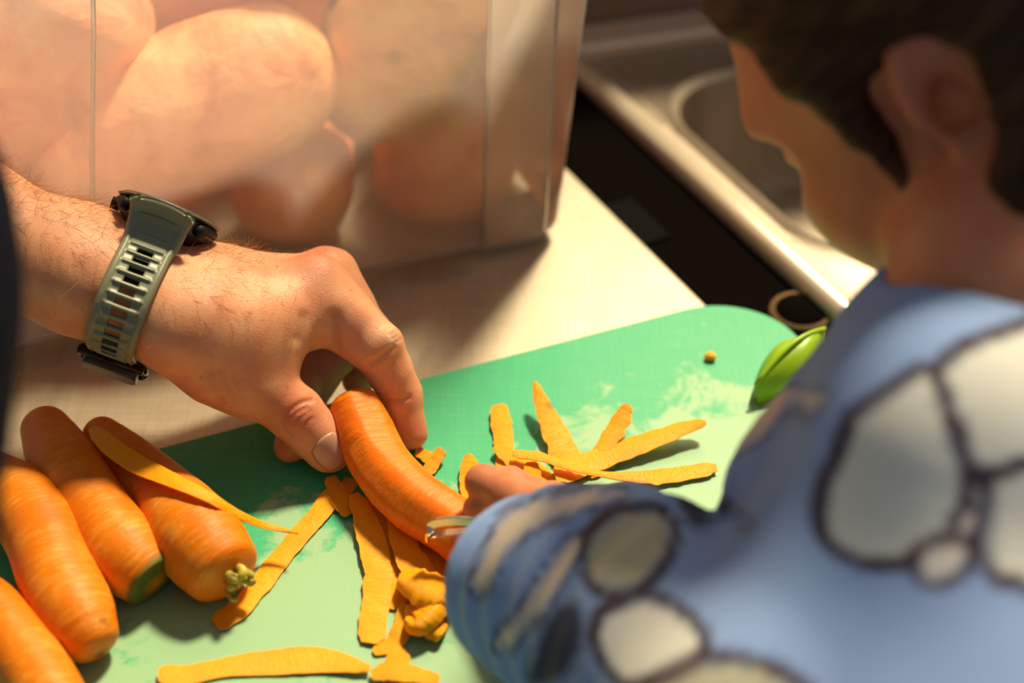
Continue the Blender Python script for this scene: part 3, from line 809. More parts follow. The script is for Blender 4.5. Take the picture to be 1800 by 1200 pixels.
# tendons and knuckle caps
tend = [Cone(Wr + rrow * (-.004 + .006 * i) + hax * .03 + ndor * .0135, m_ - hax * .006 + ndor * .0065, .0024, .0026, k=.008) for i, m_ in enumerate(mc)]
caps = [Cone(mc[0] + ndor * .0035 + hax * .002, mc[0] + ndor * .0025 + hax * .006, .0088, .0080, k=.006), Cone(mc[1] + ndor * .0035, mc[1] + ndor * .003 + hax * .005, .0085, .0078, k=.006)]
pipn = unit(IX[1] - (IX[0] + IX[2]) / 2)
caps.append(Ell(IX[1] + pipn * .0045, (pipn, unit(IX[2] - IX[0]), np.cross(pipn, unit(IX[2] - IX[0]))), (.0058, .0075, .0070)))
ulna = [Cone(Wr - gax * .012 + nf * .012 + rf * .018, Wr - gax * .008 + nf * .012 + rf * .018, .009, .009, k=.01)]
vein = [(P(330, 512, .103), P(395, 500, .104)), (P(395, 500, .104), P(470, 520, .096)), (P(395, 500, .104), P(450, 485, .104))]
GROOVES = []        # (points, depth, width) of skin creases
def groove(pts, dep, w): GROOVES.append((np.array(pts), dep, w))
CAMDIR = lambda q: unit(CO - q)
def g_px(pxs, z, dep, w):      # crease at photo pixels near height z
    groove([P(x, y, z) for x, y in pxs], dep, w)
def hand_base(p):
    d = core[0](p)
    for c in core[1:] + ulna: d = smin(d, c(p), c.k)
    for c in tend: d = smin(d, c(p), c.k)
    for c in caps[:2]: d = smin(d, c(p), .006)
    t = thumb[0](p)
    for c in thumb[1:]: t = smin(t, c(p), c.k)
    d = smin(d, t, .016)
    for c in web: d = smin(d, c(p), c.k)
    out = d
    for F_, kk in ((ix, .010), (md, .008), (rg, .008), (pk, .008)):
        f = F_[0](p)
        for c in F_[1:]: f = smin(f, c(p), c.k)
        if F_ is ix: f = smin(f, caps[2](p), .004)
        hfar = smin(d, f, kk)
        out = np.minimum(out, hfar)
    return out
GR = []
def hand_f(p):
    d = hand_base(p) + .00022 * wob(p, 77, 330) + .0003 * wob(p, 78, 140)
    g_ = np.zeros(len(p))
    for a, b, dep, w in GR:
        m_ = np.abs(p - (a + b) / 2).max(1) < np.linalg.norm(b - a) / 2 + w * 3
        if m_.any():
            h, ba = seg_h(p[m_], a, b); q = np.linalg.norm(p[m_] - a - h[:, None] * ba, axis=1)
            g_[m_] = np.maximum(g_[m_], dep * np.exp(-(q / w) ** 2))
    return d + g_
# place creases on the surface: march each measured pixel until it meets the hand
def hit(x, y, f=hand_base, d0=.62, d1=1.0):
    r = FW + RT * (x - 900) / FPX - UP * (y - 600) / FPX
    ds = np.linspace(d0, d1, 500); pp = CO + ds[:, None] * r
    v = f(pp); i = np.argmax(v < 0)
    return None if v[i] >= 0 else pp[i]
def fold(pxs, dep, w):
    a, b = [hit(x, y) for x, y in pxs]; GR.append((a, b, dep, w))
def crease(pxs, dep, w):
    pxs = catmull(pxs, len(pxs) * 4); q = [hit(x, y) for x, y in pxs]; q = [a for a in q if a is not None]
    dep *= .95; w *= 1.15
    for a, b in zip(q[:-1], q[1:]):
        if np.linalg.norm(a - b) < .02: GR.append((a, b, dep, w))
# thumb knuckle wrinkles
crease([(497, 742), (503, 728), (515, 718), (530, 708), (548, 703)], .0009, .0011)
crease([(496, 742), (500, 755), (512, 766)], .0008, .0011)
crease([(505, 740), (520, 726), (540, 716)], .0006, .0010)
crease([(507, 750), (522, 740), (545, 722)], .0004, .0009)
crease([(510, 760), (528, 752), (548, 735)], .0004, .0009)
# thumb base folds
crease([(370, 656), (378, 682), (390, 708)], .0011, .0024); crease([(388, 654), (398, 680), (410, 704)], .0009, .0022)
crease([(410, 660), (418, 684), (426, 704)], .0006, .0020)
# index base fold
fold([(531, 560), (523, 592)], .0011, .0034); fold([(588, 556), (590, 604)], .0011, .0030)
crease([(692, 610), (670, 628), (652, 640)], .0011, .0016)
crease([(676, 704), (700, 702), (718, 698)], .0008, .0012)
for dx_ in (0, 7, 14): crease([(686 + dx_ * .6, 588 + dx_), (700 + dx_ * .5, 580 + dx_)], .0006, .0009)
lo = np.array([min(elb2[0], -.46), min(TH[3][1], elb2[1]) - .055, .004]); hi = np.array([-.028, .71, max(.16, elb2[2] + .05)])
HV, HF = surface_nets(hand_f, lo, hi, .0016)
near = (HV[:, 0] > -.245)
HV, HF = subdivide(HV, HF)
HV = project(hand_f, HV, 1)
col = np.zeros((len(HV), 3))
def spot(c, r, ch, a=1.0):
    if c is None: return
    col[:, ch] = np.maximum(col[:, ch], a * np.exp(-(np.linalg.norm(HV - c, axis=1) / r) ** 2))
spot(mc[0] + ndor * .010, .011, 0, .9); spot(mc[1] + ndor * .010, .011, 0, .9); spot(IX[1] + pipn * .01, .009, 0, .7); spot(IX[3], .012, 0, .8)
spot(TH[2] + CAMDIR(TH[2]) * .01, .013, 0, .8); spot(TH[3], .014, 0, .5); spot(TH[1], .02, 0, .35); spot(PK[3], .014, 0, .8); spot(IX[2], .012, 0, .5)
spot(hit(690, 600), .004, 1, .7)
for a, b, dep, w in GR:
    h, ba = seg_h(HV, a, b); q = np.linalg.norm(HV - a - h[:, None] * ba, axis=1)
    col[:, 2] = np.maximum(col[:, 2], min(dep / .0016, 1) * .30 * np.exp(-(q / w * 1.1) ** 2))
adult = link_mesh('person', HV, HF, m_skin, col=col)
tag(adult, 'adult forearm and hand with sports watch, steadying the peeled carrot', 'person')
bvh = BVHTree.FromPolygons([Vector(v) for v in HV], [tuple(int(i) for i in f) for f in HF])

# thumbnail: a curved plate laid on the thumb tip
thd = unit(TH[3] - TH[2]); nv = unit(CAMDIR(TH[3]) - thd * (CAMDIR(TH[3]) @ thd) + .10 * np.array([0, 0, 1])); nv = unit(nv - thd * (nv @ thd))
sd = np.cross(thd, nv)
nc_ = hit(584, 795); V = []; Fs = []; n1_, n2_ = 17, 15
for i in range(n1_):
    for j in range(n2_):
        u_, v_ = i / (n1_ - 1) * 2 - 1, j / (n2_ - 1) * 2 - 1
        x_ = u_ * math.sqrt(1 - .42 * v_ * v_) * .0084; y_ = v_ * math.sqrt(1 - .30 * u_ * u_) * .0077
        q = nc_ + thd * x_ + sd * y_ + nv * .012
        loc, nn_, _, dd = bvh.ray_cast(Vector(q), Vector(-nv), .04)
        ed = max(abs(u_), abs(v_)); 
        base = np.array(loc) if loc is not None else q - nv * .014
        V.append(base + nv * (.00055 * (1 - ed ** 6) - .0001))
for i in range(n1_ - 1):
    for j in range(n2_ - 1): Fs.append((i * n2_ + j, (i + 1) * n2_ + j, (i + 1) * n2_ + j + 1, i * n2_ + j + 1))
nl = link_mesh('thumbnail', V, Fs, m_nail, adult); nl['label'] = 'broad pale thumbnail'; solid(nl, .0004, 0)

# arm hair: short curved hairs on the forearm and back of the hand
rh = np.random.default_rng(12)
nrm = grad(hand_f, HV[:1])
V = []; Fs = []
cand = np.where((HV[:, 0] > -.36) & (HV[:, 0] < -.085) & (HV[:, 2] > .055))[0]
cand = rh.choice(cand, 8500, replace=False); G = grad(hand_base, HV[cand])
for ci_, (v, g_) in enumerate(zip(HV[cand], G)):
    up_ = g_ @ nf; s_ = (v - Wr) @ gax
    dens = .15 + .85 * max(0, up_) ** .7
    if s_ > .0: dens *= .55
    if s_ > .045: dens *= .35
    if g_[2] < -.35 or rh.random() > dens: continue
    if -.026 < s_ < .004: continue
    L = rh.uniform(.005, .011) * (1 if s_ < .03 else .5)
    dirn = unit(g_ * rh.uniform(.25, .8) + gax * rh.uniform(.5, 1) + rh.normal(size=3) * .45)
    bend = unit(rh.normal(size=3)) * .5 - g_ * .3
    pts = [v + dirn * L * t + bend * L * t * t * .6 for t in (0, .35, .7, 1)]
    sd_ = unit(np.cross(dirn, CAMDIR(v))); sd2 = np.cross(sd_, dirn)
    i0 = len(V)
    for q, w in zip(pts, (.00007, .000065, .00005, .000015)):
        V += [q + sd_ * w, q - sd_ * w * .5 + sd2 * w * .87, q - sd_ * w * .5 - sd2 * w * .87]
    for k_ in range(3):
        for j in range(3):
            a, b = i0 + k_ * 3 + j, i0 + k_ * 3 + (j + 1) % 3; Fs.append((a, b, b + 3, a + 3))
ah = link_mesh('arm_hair', V, Fs, m_hair_arm, adult); tag(ah, kind='stuff')

# sports watch
wb = Wr - gax * .0105
watch = empty('sports_watch', tuple(wb))
tag(watch, 'olive rugged sports watch with ribbed perforated strap on the adult wrist', 'watch')
# strap follows the real wrist outline: cast rays outward from the wrist centre
def wrist_r(th, s):
    d_ = nf * math.cos(th) + rf * math.sin(th); o_ = wb + gax * s
    rs = np.linspace(.012, .050, 300); v = hand_base(o_ + rs[:, None] * d_)
    return rs[np.argmax(v > 0)], d_, o_
cdw = CAMDIR(wb); nc0 = nf.copy(); al_ = math.atan2(nf @ cdw + .05, -(rf @ cdw)); nfc = unit(nf * math.cos(al_) + rf * math.sin(al_)); rfc = np.cross(nfc, gax)
if rfc @ rf < 0: rfc = -rfc
cc = wb + nf * (max(wrist_r(0, s)[0] for s in (-.012, 0, .012)) - .0002)
nT, nW, BWD = 264, 27, .0245
th0, th1 = -2.72, -.34       # from the clasp (palm side) round the thumb side to the case
V = []; Fs = []; tab = []
sampl = [max(wrist_r(t, s)[0] for s in (-.012, 0, .012)) for t in np.linspace(-3.5, 2.8, 64)]
def wr(th): return np.interp(th, np.linspace(-3.5, 2.8, 64), sampl)
arc = [0]; ths = np.linspace(th1, th0, nT)
for a, b in zip(ths[:-1], ths[1:]): arc.append(arc[-1] + wr(a) * abs(b - a))
arc = np.array(arc); tot = arc[-1]
ctrA = wb
lift_end = lambda A: .0010 * math.exp(-(A / .0085) ** 2)
def strap_width(A): return .0285 - .0055 * min(A / .016, 1) - .001 * A / tot
pitch = .0046; keep = {}
for i, th in enumerate(ths):
    A = arc[i]
    ph = ((A - .004) % pitch) / pitch
    for j in range(nW):
        u_ = j / (nW - 1) * 2 - 1; s_ = u_ * strap_width(A) / 2
        inr = abs(u_) < .66 and A > .006
        h = .0030 + (.0011 * (math.exp(-((ph - .5) / .17) ** 2)) if inr else 0) + (.0009 if .70 < abs(u_) < .9 else 0) - (.0010 if abs(u_) > .96 else 0)
        R_ = wr(th) + h + lift_end(A)
        d_ = nf * math.cos(th) + rf * math.sin(th)
        pc = wb + gax * s_ + d_ * R_
        s0_ = cc - rfc * .0264 + nfc * (.0068 - .0022 * u_ * u_) + gax * s_
        bl = min(max(1 - A / .0125, 0), 1); bl = bl * bl * (3 - 2 * bl)
        V.append(pc * (1 - bl) + (s0_ + d_ * (R_ - wr(th) - .003)) * bl)
        slot = abs(u_) < .31 and A > .0165 and (ph < .36 or ph > .70) and A < tot - .004
        keep[i, j] = slot
for i in range(nT - 1):
    for j in range(nW - 1):
        if keep[i, j] and keep[i + 1, j] and keep[i, j + 1] and keep[i + 1, j + 1]: continue
        Fs.append((i * nW + j, i * nW + j + 1, (i + 1) * nW + j + 1, (i + 1) * nW + j))
st = link_mesh('strap', V, Fs, m_strap); put(st, watch); solid(st, .0024, 1)
# check winding so that the thickness goes inwards
m0 = st.data.polygons[len(st.data.polygons) // 2]
if np.array(m0.normal) @ (np.array(m0.center) - wb) < 0: st.data.flip_normals()
solid_m = st.modifiers['solid']; solid_m.offset = -1
for A0, A1 in ((.013, .034), (tot * .80, tot)):      # tongue of the other strap end under the slots
    sel = [th for th, A in zip(ths, arc) if A0 <= A <= A1][::3]; V = []
    for th in sel:
        for u_ in (-1, -.3, .3, 1): V.append(wb + gax * u_ * .0075 + (nf * math.cos(th) + rf * math.sin(th)) * (wr(th) + .0005))
    ln_ = link_mesh('strap_tongue', V, [(i * 4 + j, i * 4 + j + 1, i * 4 + j + 5, i * 4 + j + 4) for i in range(len(sel) - 1) for j in range(3)], m_darkplastic); put(ln_, watch)
# far half of the strap, plain
V = []; Fs = []; ths2 = np.linspace(.42, 2.75, 60)
for th in ths2:
    for j in range(5):
        u_ = j / 4 * 2 - 1; d_ = nf * math.cos(th) + rf * math.sin(th); V.append(wb + gax * u_ * .0118 + d_ * (wr(th if th < 2.8 else 2.8) + .003))
for i in range(59):
    for j in range(4): Fs.append((i * 5 + j, i * 5 + j + 1, (i + 1) * 5 + j + 1, (i + 1) * 5 + j))
s2 = link_mesh('strap', V, Fs, m_strap); put(s2, watch); solid(s2, .0022, 0)
# case: stacked rounded rings on the back of the wrist
_nf, _rf = nf, rf; nf, rf = nfc, rfc
def disc(name, z0, z1, r0_, r1_, mat, n=48, cham=.001, wobble=0):
    V = []; Fs = []
    rr_ = [(r0_ - cham, z0), (r0_, z0 + cham), (r1_, z1 - cham), (r1_ - cham, z1)]
    for r_, z in rr_:
        for j in range(n):
            a = 2 * math.pi * j / n; q = 1 + wobble * math.cos(4 * a)
            V.append(cc + nf * z + (gax * math.cos(a) + rf * math.sin(a)) * r_ * q)
    for k_ in range(3):
        for j in range(n): Fs.append((k_ * n + j, k_ * n + (j + 1) % n, (k_ + 1) * n + (j + 1) % n, (k_ + 1) * n + j))
    Fs.append(tuple(range(n))[::-1]); Fs.append(tuple(3 * n + j for j in range(n)))
    o = link_mesh(name, V, Fs, mat, smooth=False); put(o, watch); return o
disc('case_back', -.0035, .002, .0175, .0195, m_darkplastic)
cs = disc('case', .0005, .0078, .0215, .0228, m_case, cham=.0022, wobble=.018)
bz = disc('bezel', .0080, .0104, .0235, .0222, m_case, cham=.0009, wobble=.012)
disc('dial_glass', .0103, .0107, .0185, .0182, m_black, cham=.0001)
for a in (-2.42, -.72, .72, 2.4, 3.14):
    d_ = gax * math.cos(a) + rf * math.sin(a)
    q = cc + d_ * .0222 + nf * .0038
    k_ = tube_mesh('button', [q - d_ * .001, q + d_ * .0026], [.0030, .0027], m_darkplastic, seg=14); put(k_, watch)
# guards over the crown side buttons
for sx in (-1, 1):
    pts = [cc + gax * (sx * .0215 * math.cos(a)) - rf * .0215 * math.sin(a) + nf * .0055 for a in np.linspace(-.6, .75, 12)]
    gd = tube_mesh('guard', np.array(pts), [.0012] + [.0022] * 10 + [.0012], m_darkplastic, seg=10); put(gd, watch)
nf, rf = _nf, _rf
# buckle on the palm side
bt = th0 + .03
d_ = nf * math.cos(bt) + rf * math.sin(bt); t_ = unit(np.cross(gax, d_)); 
if t_ @ (nf * math.cos(th0 - .3) + rf * math.sin(th0 - .3) - d_) < 0: t_ = -t_
bq = wb + d_ * (wr(bt) + .0045)
loop = []
for a in np.linspace(0, 2 * math.pi, 41):
    c_, s_ = math.cos(a), math.sin(a); sq = lambda v: math.copysign(abs(v) ** .45, v)
    loop.append(bq + gax * .0152 * sq(c_) + t_ * (.0090 * sq(s_) + .006) + d_ * (.0012 * s_ - .001))
m_buckle = Mat('buckle_metal').set(Base_Color=srgb(50, 38, 28), Roughness=.25, Metallic=.6).m
bk = tube_mesh('buckle_frame', np.array(loop), .0013, m_buckle, seg=10); put(bk, watch)
pl_ = []
for a in np.linspace(0, 2 * math.pi, 33)[:-1]:
    c_, s_ = math.cos(a), math.sin(a); pl_.append((.0128 * math.copysign(abs(c_) ** .5, c_), .0078 * math.copysign(abs(s_) ** .5, s_) + .0070))
V = [bq + gax * x + t_ * y + d_ * z for z in (-.0030, .0046) for x, y in pl_]; n_ = len(pl_)
kp = link_mesh('keeper', V, [tuple(range(n_))[::-1], tuple(range(n_, 2 * n_))] + [(i, (i + 1) % n_, n_ + (i + 1) % n_, n_ + i) for i in range(n_)], m_case, smooth=False); put(kp, watch); bevel(kp, .0008)
pin = tube_mesh('buckle_pin', np.array([bq - gax * .0150 + t_ * -.003, bq + gax * .0150 + t_ * -.003]) + d_ * .0006, 0.0017, m_buckle, seg=12); put(pin, watch)

# adult's dark clothing at the left edge: rolled sleeve and the torso beside the camera
chest = np.array([-.2325, .36, .27]); hips = np.array([-.33, -.1, -.15])
def cloth_f(p):
    d = Cone(elb2 + gax * .05, elb2 - gax * .02, .044, .052, rf, .9)(p)
    d = smin(d, Cone(elb2 - gax * .015, chest + np.array([-.10, .0, .04]), .052, .075)(p), .03)
    d = smin(d, Cone(hips, chest, .125, .102)(p), .04)
    return d + .003 * wob(p, 5, 40) + .0012 * wob(p, 6, 130)
V, Fc = surface_nets(cloth_f, [-.66, -.36, -.36], [-.09, .74, .60], .010)
jm = link_mesh('jumper', V, Fc, m_navy, adult); jm['label'] = 'dark navy jumper'

# ------------------------------------------------------------------ child
def cam3(x, y, z): return RT * x + UP * y + FW * z      # right, up, away
hf = unit(cam3(-.53, -.42, .76)); hu = cam3(-.62, .78, -.04); hu = unit(hu - hf * (hu @ hf)); hl = np.cross(hu, hf)
EAR = P(1655, 215, d=.555)
HC = EAR - hl * .066 + hu * .022 + hf * .006
def H(f, l, u): return HC + hf * f + hl * l + hu * u
SHL = P(1730, 760, d=.50) + np.array([.0, .0, -.01]); NK = H(-.030, 0, -.085); NK2 = P(1790, 560, d=.555)
ELB = P(1290, 1330, .085); WRI = P(1025, 1020, .050)
HD = unit(P(862, 930, .034) - WRI)
headp = [Ell(H(-.012, 0, .028), (hf, hl, hu), (.088, .070, .074)), Ell(H(.030, 0, -.020), (hf, hl, hu), (.056, .056, .070)),
         Ell(H(.052, 0, -.070), (hf, hl, hu), (.030, .032, .026)), Ell(H(.026, .034, -.055), (hf, hl, hu), (.034, .022, .032)),
         Ell(H(.026, -.034, -.055), (hf, hl, hu), (.034, .022, .032)), Ell(H(.058, .028, -.030), (hf, hl, hu), (.024, .022, .024)),
         Ell(H(.058, -.028, -.030), (hf, hl, hu), (.024, .022, .024)), Ell(H(.068, 0, .012), (hf, hl, hu), (.014, .044, .014))]
nose = [Cone(H(.082, 0, .000), H(.096, 0, -.024), .006, .009, k=.01), Cone(H(.088, .009, -.030), H(.088, -.009, -.030), .006, .006, k=.006)]
lips = [Cone(H(.081, .014, -.050), H(.081, -.014, -.050), .0055, .0055, k=.004), Cone(H(.079, .012, -.058), H(.079, -.012, -.058), .006, .006, k=.004)]
eyes = [Ell(H(.074, s * .030, -.002), (hf, hl, hu), (.014, .017, .011)) for s in (-1, 1)]
lids = [Ell(H(.062, s * .030, -.003), (hf, hl, hu), (.014, .014, .010)) for s in (-1, 1)]
neck = [Cone(H(-.028, 0, -.050), NK2 - hl * .02, .044, .046, k=.02), Cone(NK2 - hl * .02, NK2 - hl * .03 + np.array([.03, -.03, -.06]), .045, .045, k=.02)]
def ear_f(p, sgn):
    o = H(-.006, sgn * .068, -.020)
    ol = unit(hl * sgn - hf * .55)             # ear stands out and back
    oe = unit(-hf - hl * sgn * .45); ou = unit(hu - hf * .25)
    q = p - o
    x, y, z = q @ oe, q @ ou, q @ np.cross(oe, ou)
    x = x - .010
    ex, ey = .0150 - .003 * (y < 0), .0300
    rr_ = np.sqrt((x / ex) ** 2 + (y / ey) ** 2) + 1e-6
    plate = smax((rr_ - 1) * .017, np.abs(z) - .0022, .002)
    rimr = np.sqrt(((rr_ - .90) * .020) ** 2 + z ** 2) - .0036
    rimr = np.where(y < -.018, rimr + .0015, rimr)
    conch = np.sqrt(((rr_ - .50) * .020) ** 2 + z ** 2) - .0024
    hole = np.linalg.norm(q - oe * .006 + ou * .002, axis=1) - .006
    d = smin(smin(plate, rimr, .002), conch, .003)
    lobe = np.linalg.norm(q - oe * .010 + ou * .027, axis=1) - .0075
    d = smin(d, lobe, .005)
    cv = np.linalg.norm((q - oe * .011 + hl * sgn * -.0045) @ np.stack([oe / .009, ou / .015, np.cross(oe, ou) / .006], 1), axis=1)
    d = smax(d, (1 - cv) * .007, .003)
    return smax(d, -hole, .002)
shirt_parts = [
    Ell(P(1730, 790, d=.54), (cam3(1, .2, 0), cam3(-.2, 1, 0), cam3(0, 0, 1)), (.050, .054, .046), .015),
    Cone(P(1690, 610, d=.575), P(1930, 480, d=.59), .038, .048, k=.015),
    Cone(P(1590, 700, d=.60), P(1450, 880, d=.61), .030, .038, k=.015),
    Cone(P(1690, 800, d=.545), P(1590, 1150, d=.56), .050, .056, k=.015),
    Cone(P(1800, 860, d=.59), P(1760, 1500, d=.54), .085, .095, k=.02),
    Cone(P(1980, 760, d=.61), P(1950, 1500, d=.55), .08, .10, k=.02),
    Cone(P(1540, 1080, d=.565), P(1340, 1340, d=.545), .050, .050, k=.015),
    Cone(P(1340, 1340, d=.545), P(1170, 1150, d=.595), .050, .042, k=.015),
    Cone(P(1170, 1150, d=.595), P(1020, 1055, d=.635), .044, .036, k=.012),
    Cone(P(1110, 1005, d=.62), P(1010, 1000, d=.64), .033, .029, k=.015),
]
cuff = (P(1010, 1050, d=.635), P(918, 1025, d=.655))
inner = [Cone(c.a, c.b, c.r1 - .013, c.r2 - .013, k=c.k) for c in shirt_parts[1:9]] + [Cone(P(1080, 1040, d=.635), WRI, .022, .0185, k=.012)]
# child's left hand closed on the peeler handle
PH = P(838, 908, .034)                       # knuckle of the index finger
sx_ = unit([-.25, -.45, -.85]); hx_ = HD; nx_ = unit(np.cross(hx_, sx_)); 
if nx_[2] < 0: nx_ = -nx_
cpalm = WRI + hx_ * .030
chand = [Cone(WRI, WRI + hx_ * .020, .018, .016, k=.012), Cone(WRI + hx_ * .015, WRI + hx_ * .044, .0165, .0145, sx_, .72, .012)]
cf = []
for i in range(4):
    b = WRI + hx_ * .050 + sx_ * (-.019 + .0125 * i) * 1.0 + nx_ * .004
    j1 = b + hx_ * .016 + nx_ * .002 - nx_ * .003 * i; j2 = j1 - nx_ * .017 + hx_ * .002; j3 = j2 - hx_ * .013 - nx_ * .002
    cf.append([Cone(b - hx_ * .02, b, .008, .0078, k=.008), Cone(b, j1, .0078, .0070, k=.004), Cone(j1, j2, .0070, .0063, k=.003), Cone(j2, j3, .0063, .0056, k=.003)])
tb = WRI + hx_ * .016 - sx_ * .013 - nx_ * .006
cthumb = [Cone(tb, tb + hx_ * .024 - sx_ * .006 - nx_ * .006, .0100, .0085, k=.010), Cone(tb + hx_ * .024 - sx_ * .006 - nx_ * .006, tb + hx_ * .044 - sx_ * .001 - nx_ * .010, .0082, .0070, k=.004)]
def child_f(p):
    d = headp[0](p)
    for c in headp[1:]: d = smin(d, c(p), .022)
    for c in nose: d = smin(d, c(p), c.k)
    for c in lips: d = smin(d, c(p), c.k)
    for c in eyes: d = smax(d, -c(p), .012)
    for c in lids: d = smin(d, c(p), .003)
    for c in neck: d = smin(d, c(p), c.k)
    for s in (1, -1): d = smin(d, ear_f(p, s), .004)
    b = inner[0](p)
    for c in inner[1:] + chand: b = smin(b, c(p), c.k)
    for c in cthumb: b = smin(b, c(p), c.k)
    out = b
    for F_ in cf:
        f = F_[0](p)
        for c in F_[1:]: f = smin(f, c(p), c.k)
        out = np.minimum(out, smin(b, f, .006))
    return smin(d, out, .015)
allp = np.array([HC + .13, HC - .13, WRI + hx_ * .09, WRI - .03, P(1340, 1400, d=.5), P(2000, 1200, d=.5), P(2000, 700, d=.66)])
lo, hi = allp.min(0), allp.max(0); lo[2] = max(lo[2], -.06); lo[1] = max(lo[1], .27)
CV, CF = surface_nets(child_f, lo, hi, .0026)
CV = project(child_f, CV, 1)
col = np.zeros((len(CV), 3))
def cspot(c, r, ch, a=1.0): col[:, ch] = np.maximum(col[:, ch], a * np.exp(-(np.linalg.norm(CV - c, axis=1) / r) ** 2))
cspot(H(-.010, .075, .02), .03, 0, .7); cspot(H(-.010, .075, -.01), .03, 0, .5); cspot(H(.05, .035, -.03), .03, 0, .5); cspot(H(.086, 0, -.054), .012, 0, 1)
child = link_mesh('person', CV, CF, m_child, col=col)
tag(child, 'child in blue shirt with pale blob print, bowed over the board peeling', 'person')
for s in (-1, 1):
    o_ = H(.0665, s * .030, -.006)
    V, Fc = surface_nets(lambda p: np.linalg.norm(p - o_, axis=1) - .0095, o_ - .012, o_ + .012, .0016)
    ey = link_mesh('eye', V, Fc, Mat('eye_white').set(Base_Color=srgb(235, 230, 222), Roughness=.15).m, child)

# hair: cap swept back from the forehead, lock in front of the ear, ponytail at the nape
def hair_f(p):
    q = p - HC; f, l, u = q @ hf, q @ hl, q @ hu
    d = Ell(H(-.014, 0, .032), (hf, hl, hu), (.096, .077, .082))(p)
    d = smin(d, Cone(H(-.085, 0, .01), H(-.110, .010, -.075), .030, .014)(p), .02)
    # hairline: forehead edge, temple, in front of the ear, behind the ear to the nape
    al = np.abs(l)
    line = np.where(f > .034, .040 - (f - .034) * .10, 0)
    cut = (f - .030) * .95 - (u - .022) * .62          # >0 : face side
    cut = np.maximum(cut, f - .080 + .12 * al)
    low = -.018 - u + np.clip((-f) * .55, 0, .05) * -1    # below the ear line
    cutlow = np.where(f > -.022, .004 - u + .0, -.055 - u)
    d = smax(d, cut, .006); d = smax(d, cutlow, .006)
    side = Cone(H(.020, .064, .020), H(.022, .0600, -.034), .011, .004)(p)
    side = np.minimum(side, Cone(H(.020, -.064, .020), H(.022, -.0600, -.034), .011, .004)(p))
    d = smin(d, side, .016)
    beh = Cone(H(-.040, .058, .012), H(-.052, .040, -.085), .017, .013)(p)
    d = smin(d, beh, .012)
    d = smin(d, Cone(P(1775, 100, d=.535), P(1830, 450, d=.535), .014, .010)(p), .014)
    # leave the ears free
    e_ = np.linalg.norm((q - hl * .075 * np.sign(l)[:, None] + hf * .014 + hu * .016) @ np.stack([hf / .017, hl / .03, hu / .024], 1), axis=1)
    d = smax(d, (1 - e_) * .02, .005)
    w = np.sin((u * .8 + al * .3 + f * .35) * 520) * .0005 + np.sin((u * .9 - f * .25) * 260 + 2) * .0009
    return d + w
V, Fc = surface_nets(hair_f, HC - .145, HC + .135, .0028)
V = project(hair_f, V, 1)
q = V - HC
uvs = np.stack([(q @ hf) * .35 + 3, (q @ hu) * 3.2 + np.abs(q @ hl) * 2.0], 1)
hr = link_mesh('hair', V, Fc, m_hair, child, uv=uvs); hr['label'] = 'brown hair swept back behind the ear'
# loose strands over the hair
rs = np.random.default_rng(8); V2 = []; F2 = []
Gh = None
idx = rs.choice(len(V), 420, replace=False); cur = V[idx]; cur = cur[((cur - HC) @ hf < .05)]; path = [cur]
L_ = rs.uniform(.006, .013, len(cur))[:, None]; hfo = lambda p: hair_f(p) - .0009
for k_ in range(4):
    G_ = grad(hair_f, cur); fl = -hf * .9 - hu * .35; fl = fl - G_ * (G_ @ fl)[:, None]; fl /= np.linalg.norm(fl, axis=1, keepdims=True) + 1e-6
    cur = project(hfo, cur + fl * L_, 2); path.append(cur)
Gs = grad(hair_f, path[0])
for n_ in range(len(cur)):
    i0 = len(V2); sd_ = unit(np.cross(path[1][n_] - path[0][n_] + 1e-9, Gs[n_]))
    for k_ in range(5):
        w = .0007 * (1 - k_ * .2); c_ = path[k_][n_]; V2 += [c_ - sd_ * w, c_ + Gs[n_] * w * .8, c_ + sd_ * w]
    for k_ in range(4):
        for j in range(2): a = i0 + k_ * 3 + j; F2.append((a, a + 1, a + 4, a + 3))
hs = link_mesh('hair_strands', V2, F2, m_hair, child, uv=np.random.default_rng(1).random((len(V2), 2)) * .02 + np.repeat(rs.random(len(V2) // 15)[:, None] * 5, 15, 0)); tag(hs, kind='stuff')

# shirt
SH_ = P(1690, 800, d=.515)
def shirt_f(p):
    d = shirt_parts[0](p)
    for c in shirt_parts[1:]: d = smin(d, c(p), c.k)
    d = smin(d, Cone(cuff[0], cuff[1], .0360, .0335, k=.01)(p), .012)
    # folds: long soft ones, and rings gathering towards the cuff
    ax = unit(cuff[1] - P(1200, 1150, d=.58)); s = (p - cuff[1]) @ ax
    wgt = np.exp(-(s + .02) ** 2 / .003) 
    d = d - wgt * .0022 * np.sin(s * 420 + 3 * wob(p, 9, 30))
    d = d + .0030 * wob(p, 41, 42) + .0012 * wob(p, 42, 110)
    # cuff opening
    co = cuff[1] + ax * .014; d = smax(d, (p - co) @ ax, .003)
    # neck opening
    nk = Cone(H(-.030, 0, -.055), NK2 - hl * .02, .046, .048)(p)
    d = smax(d, -nk, .004)
    return d + .002
lo = np.min([P(780, 1200, d=.6), P(1300, 1500, d=.5), SHL - .1, P(900, 900, d=.7)], 0) - .03; hi = np.array([SHL[0] + .25, .64, .36])
lo[2] = -.22; lo[1] = .12
V, Fc = surface_nets(shirt_f, lo, hi, .0034)
V = project(shirt_f, V, 1)
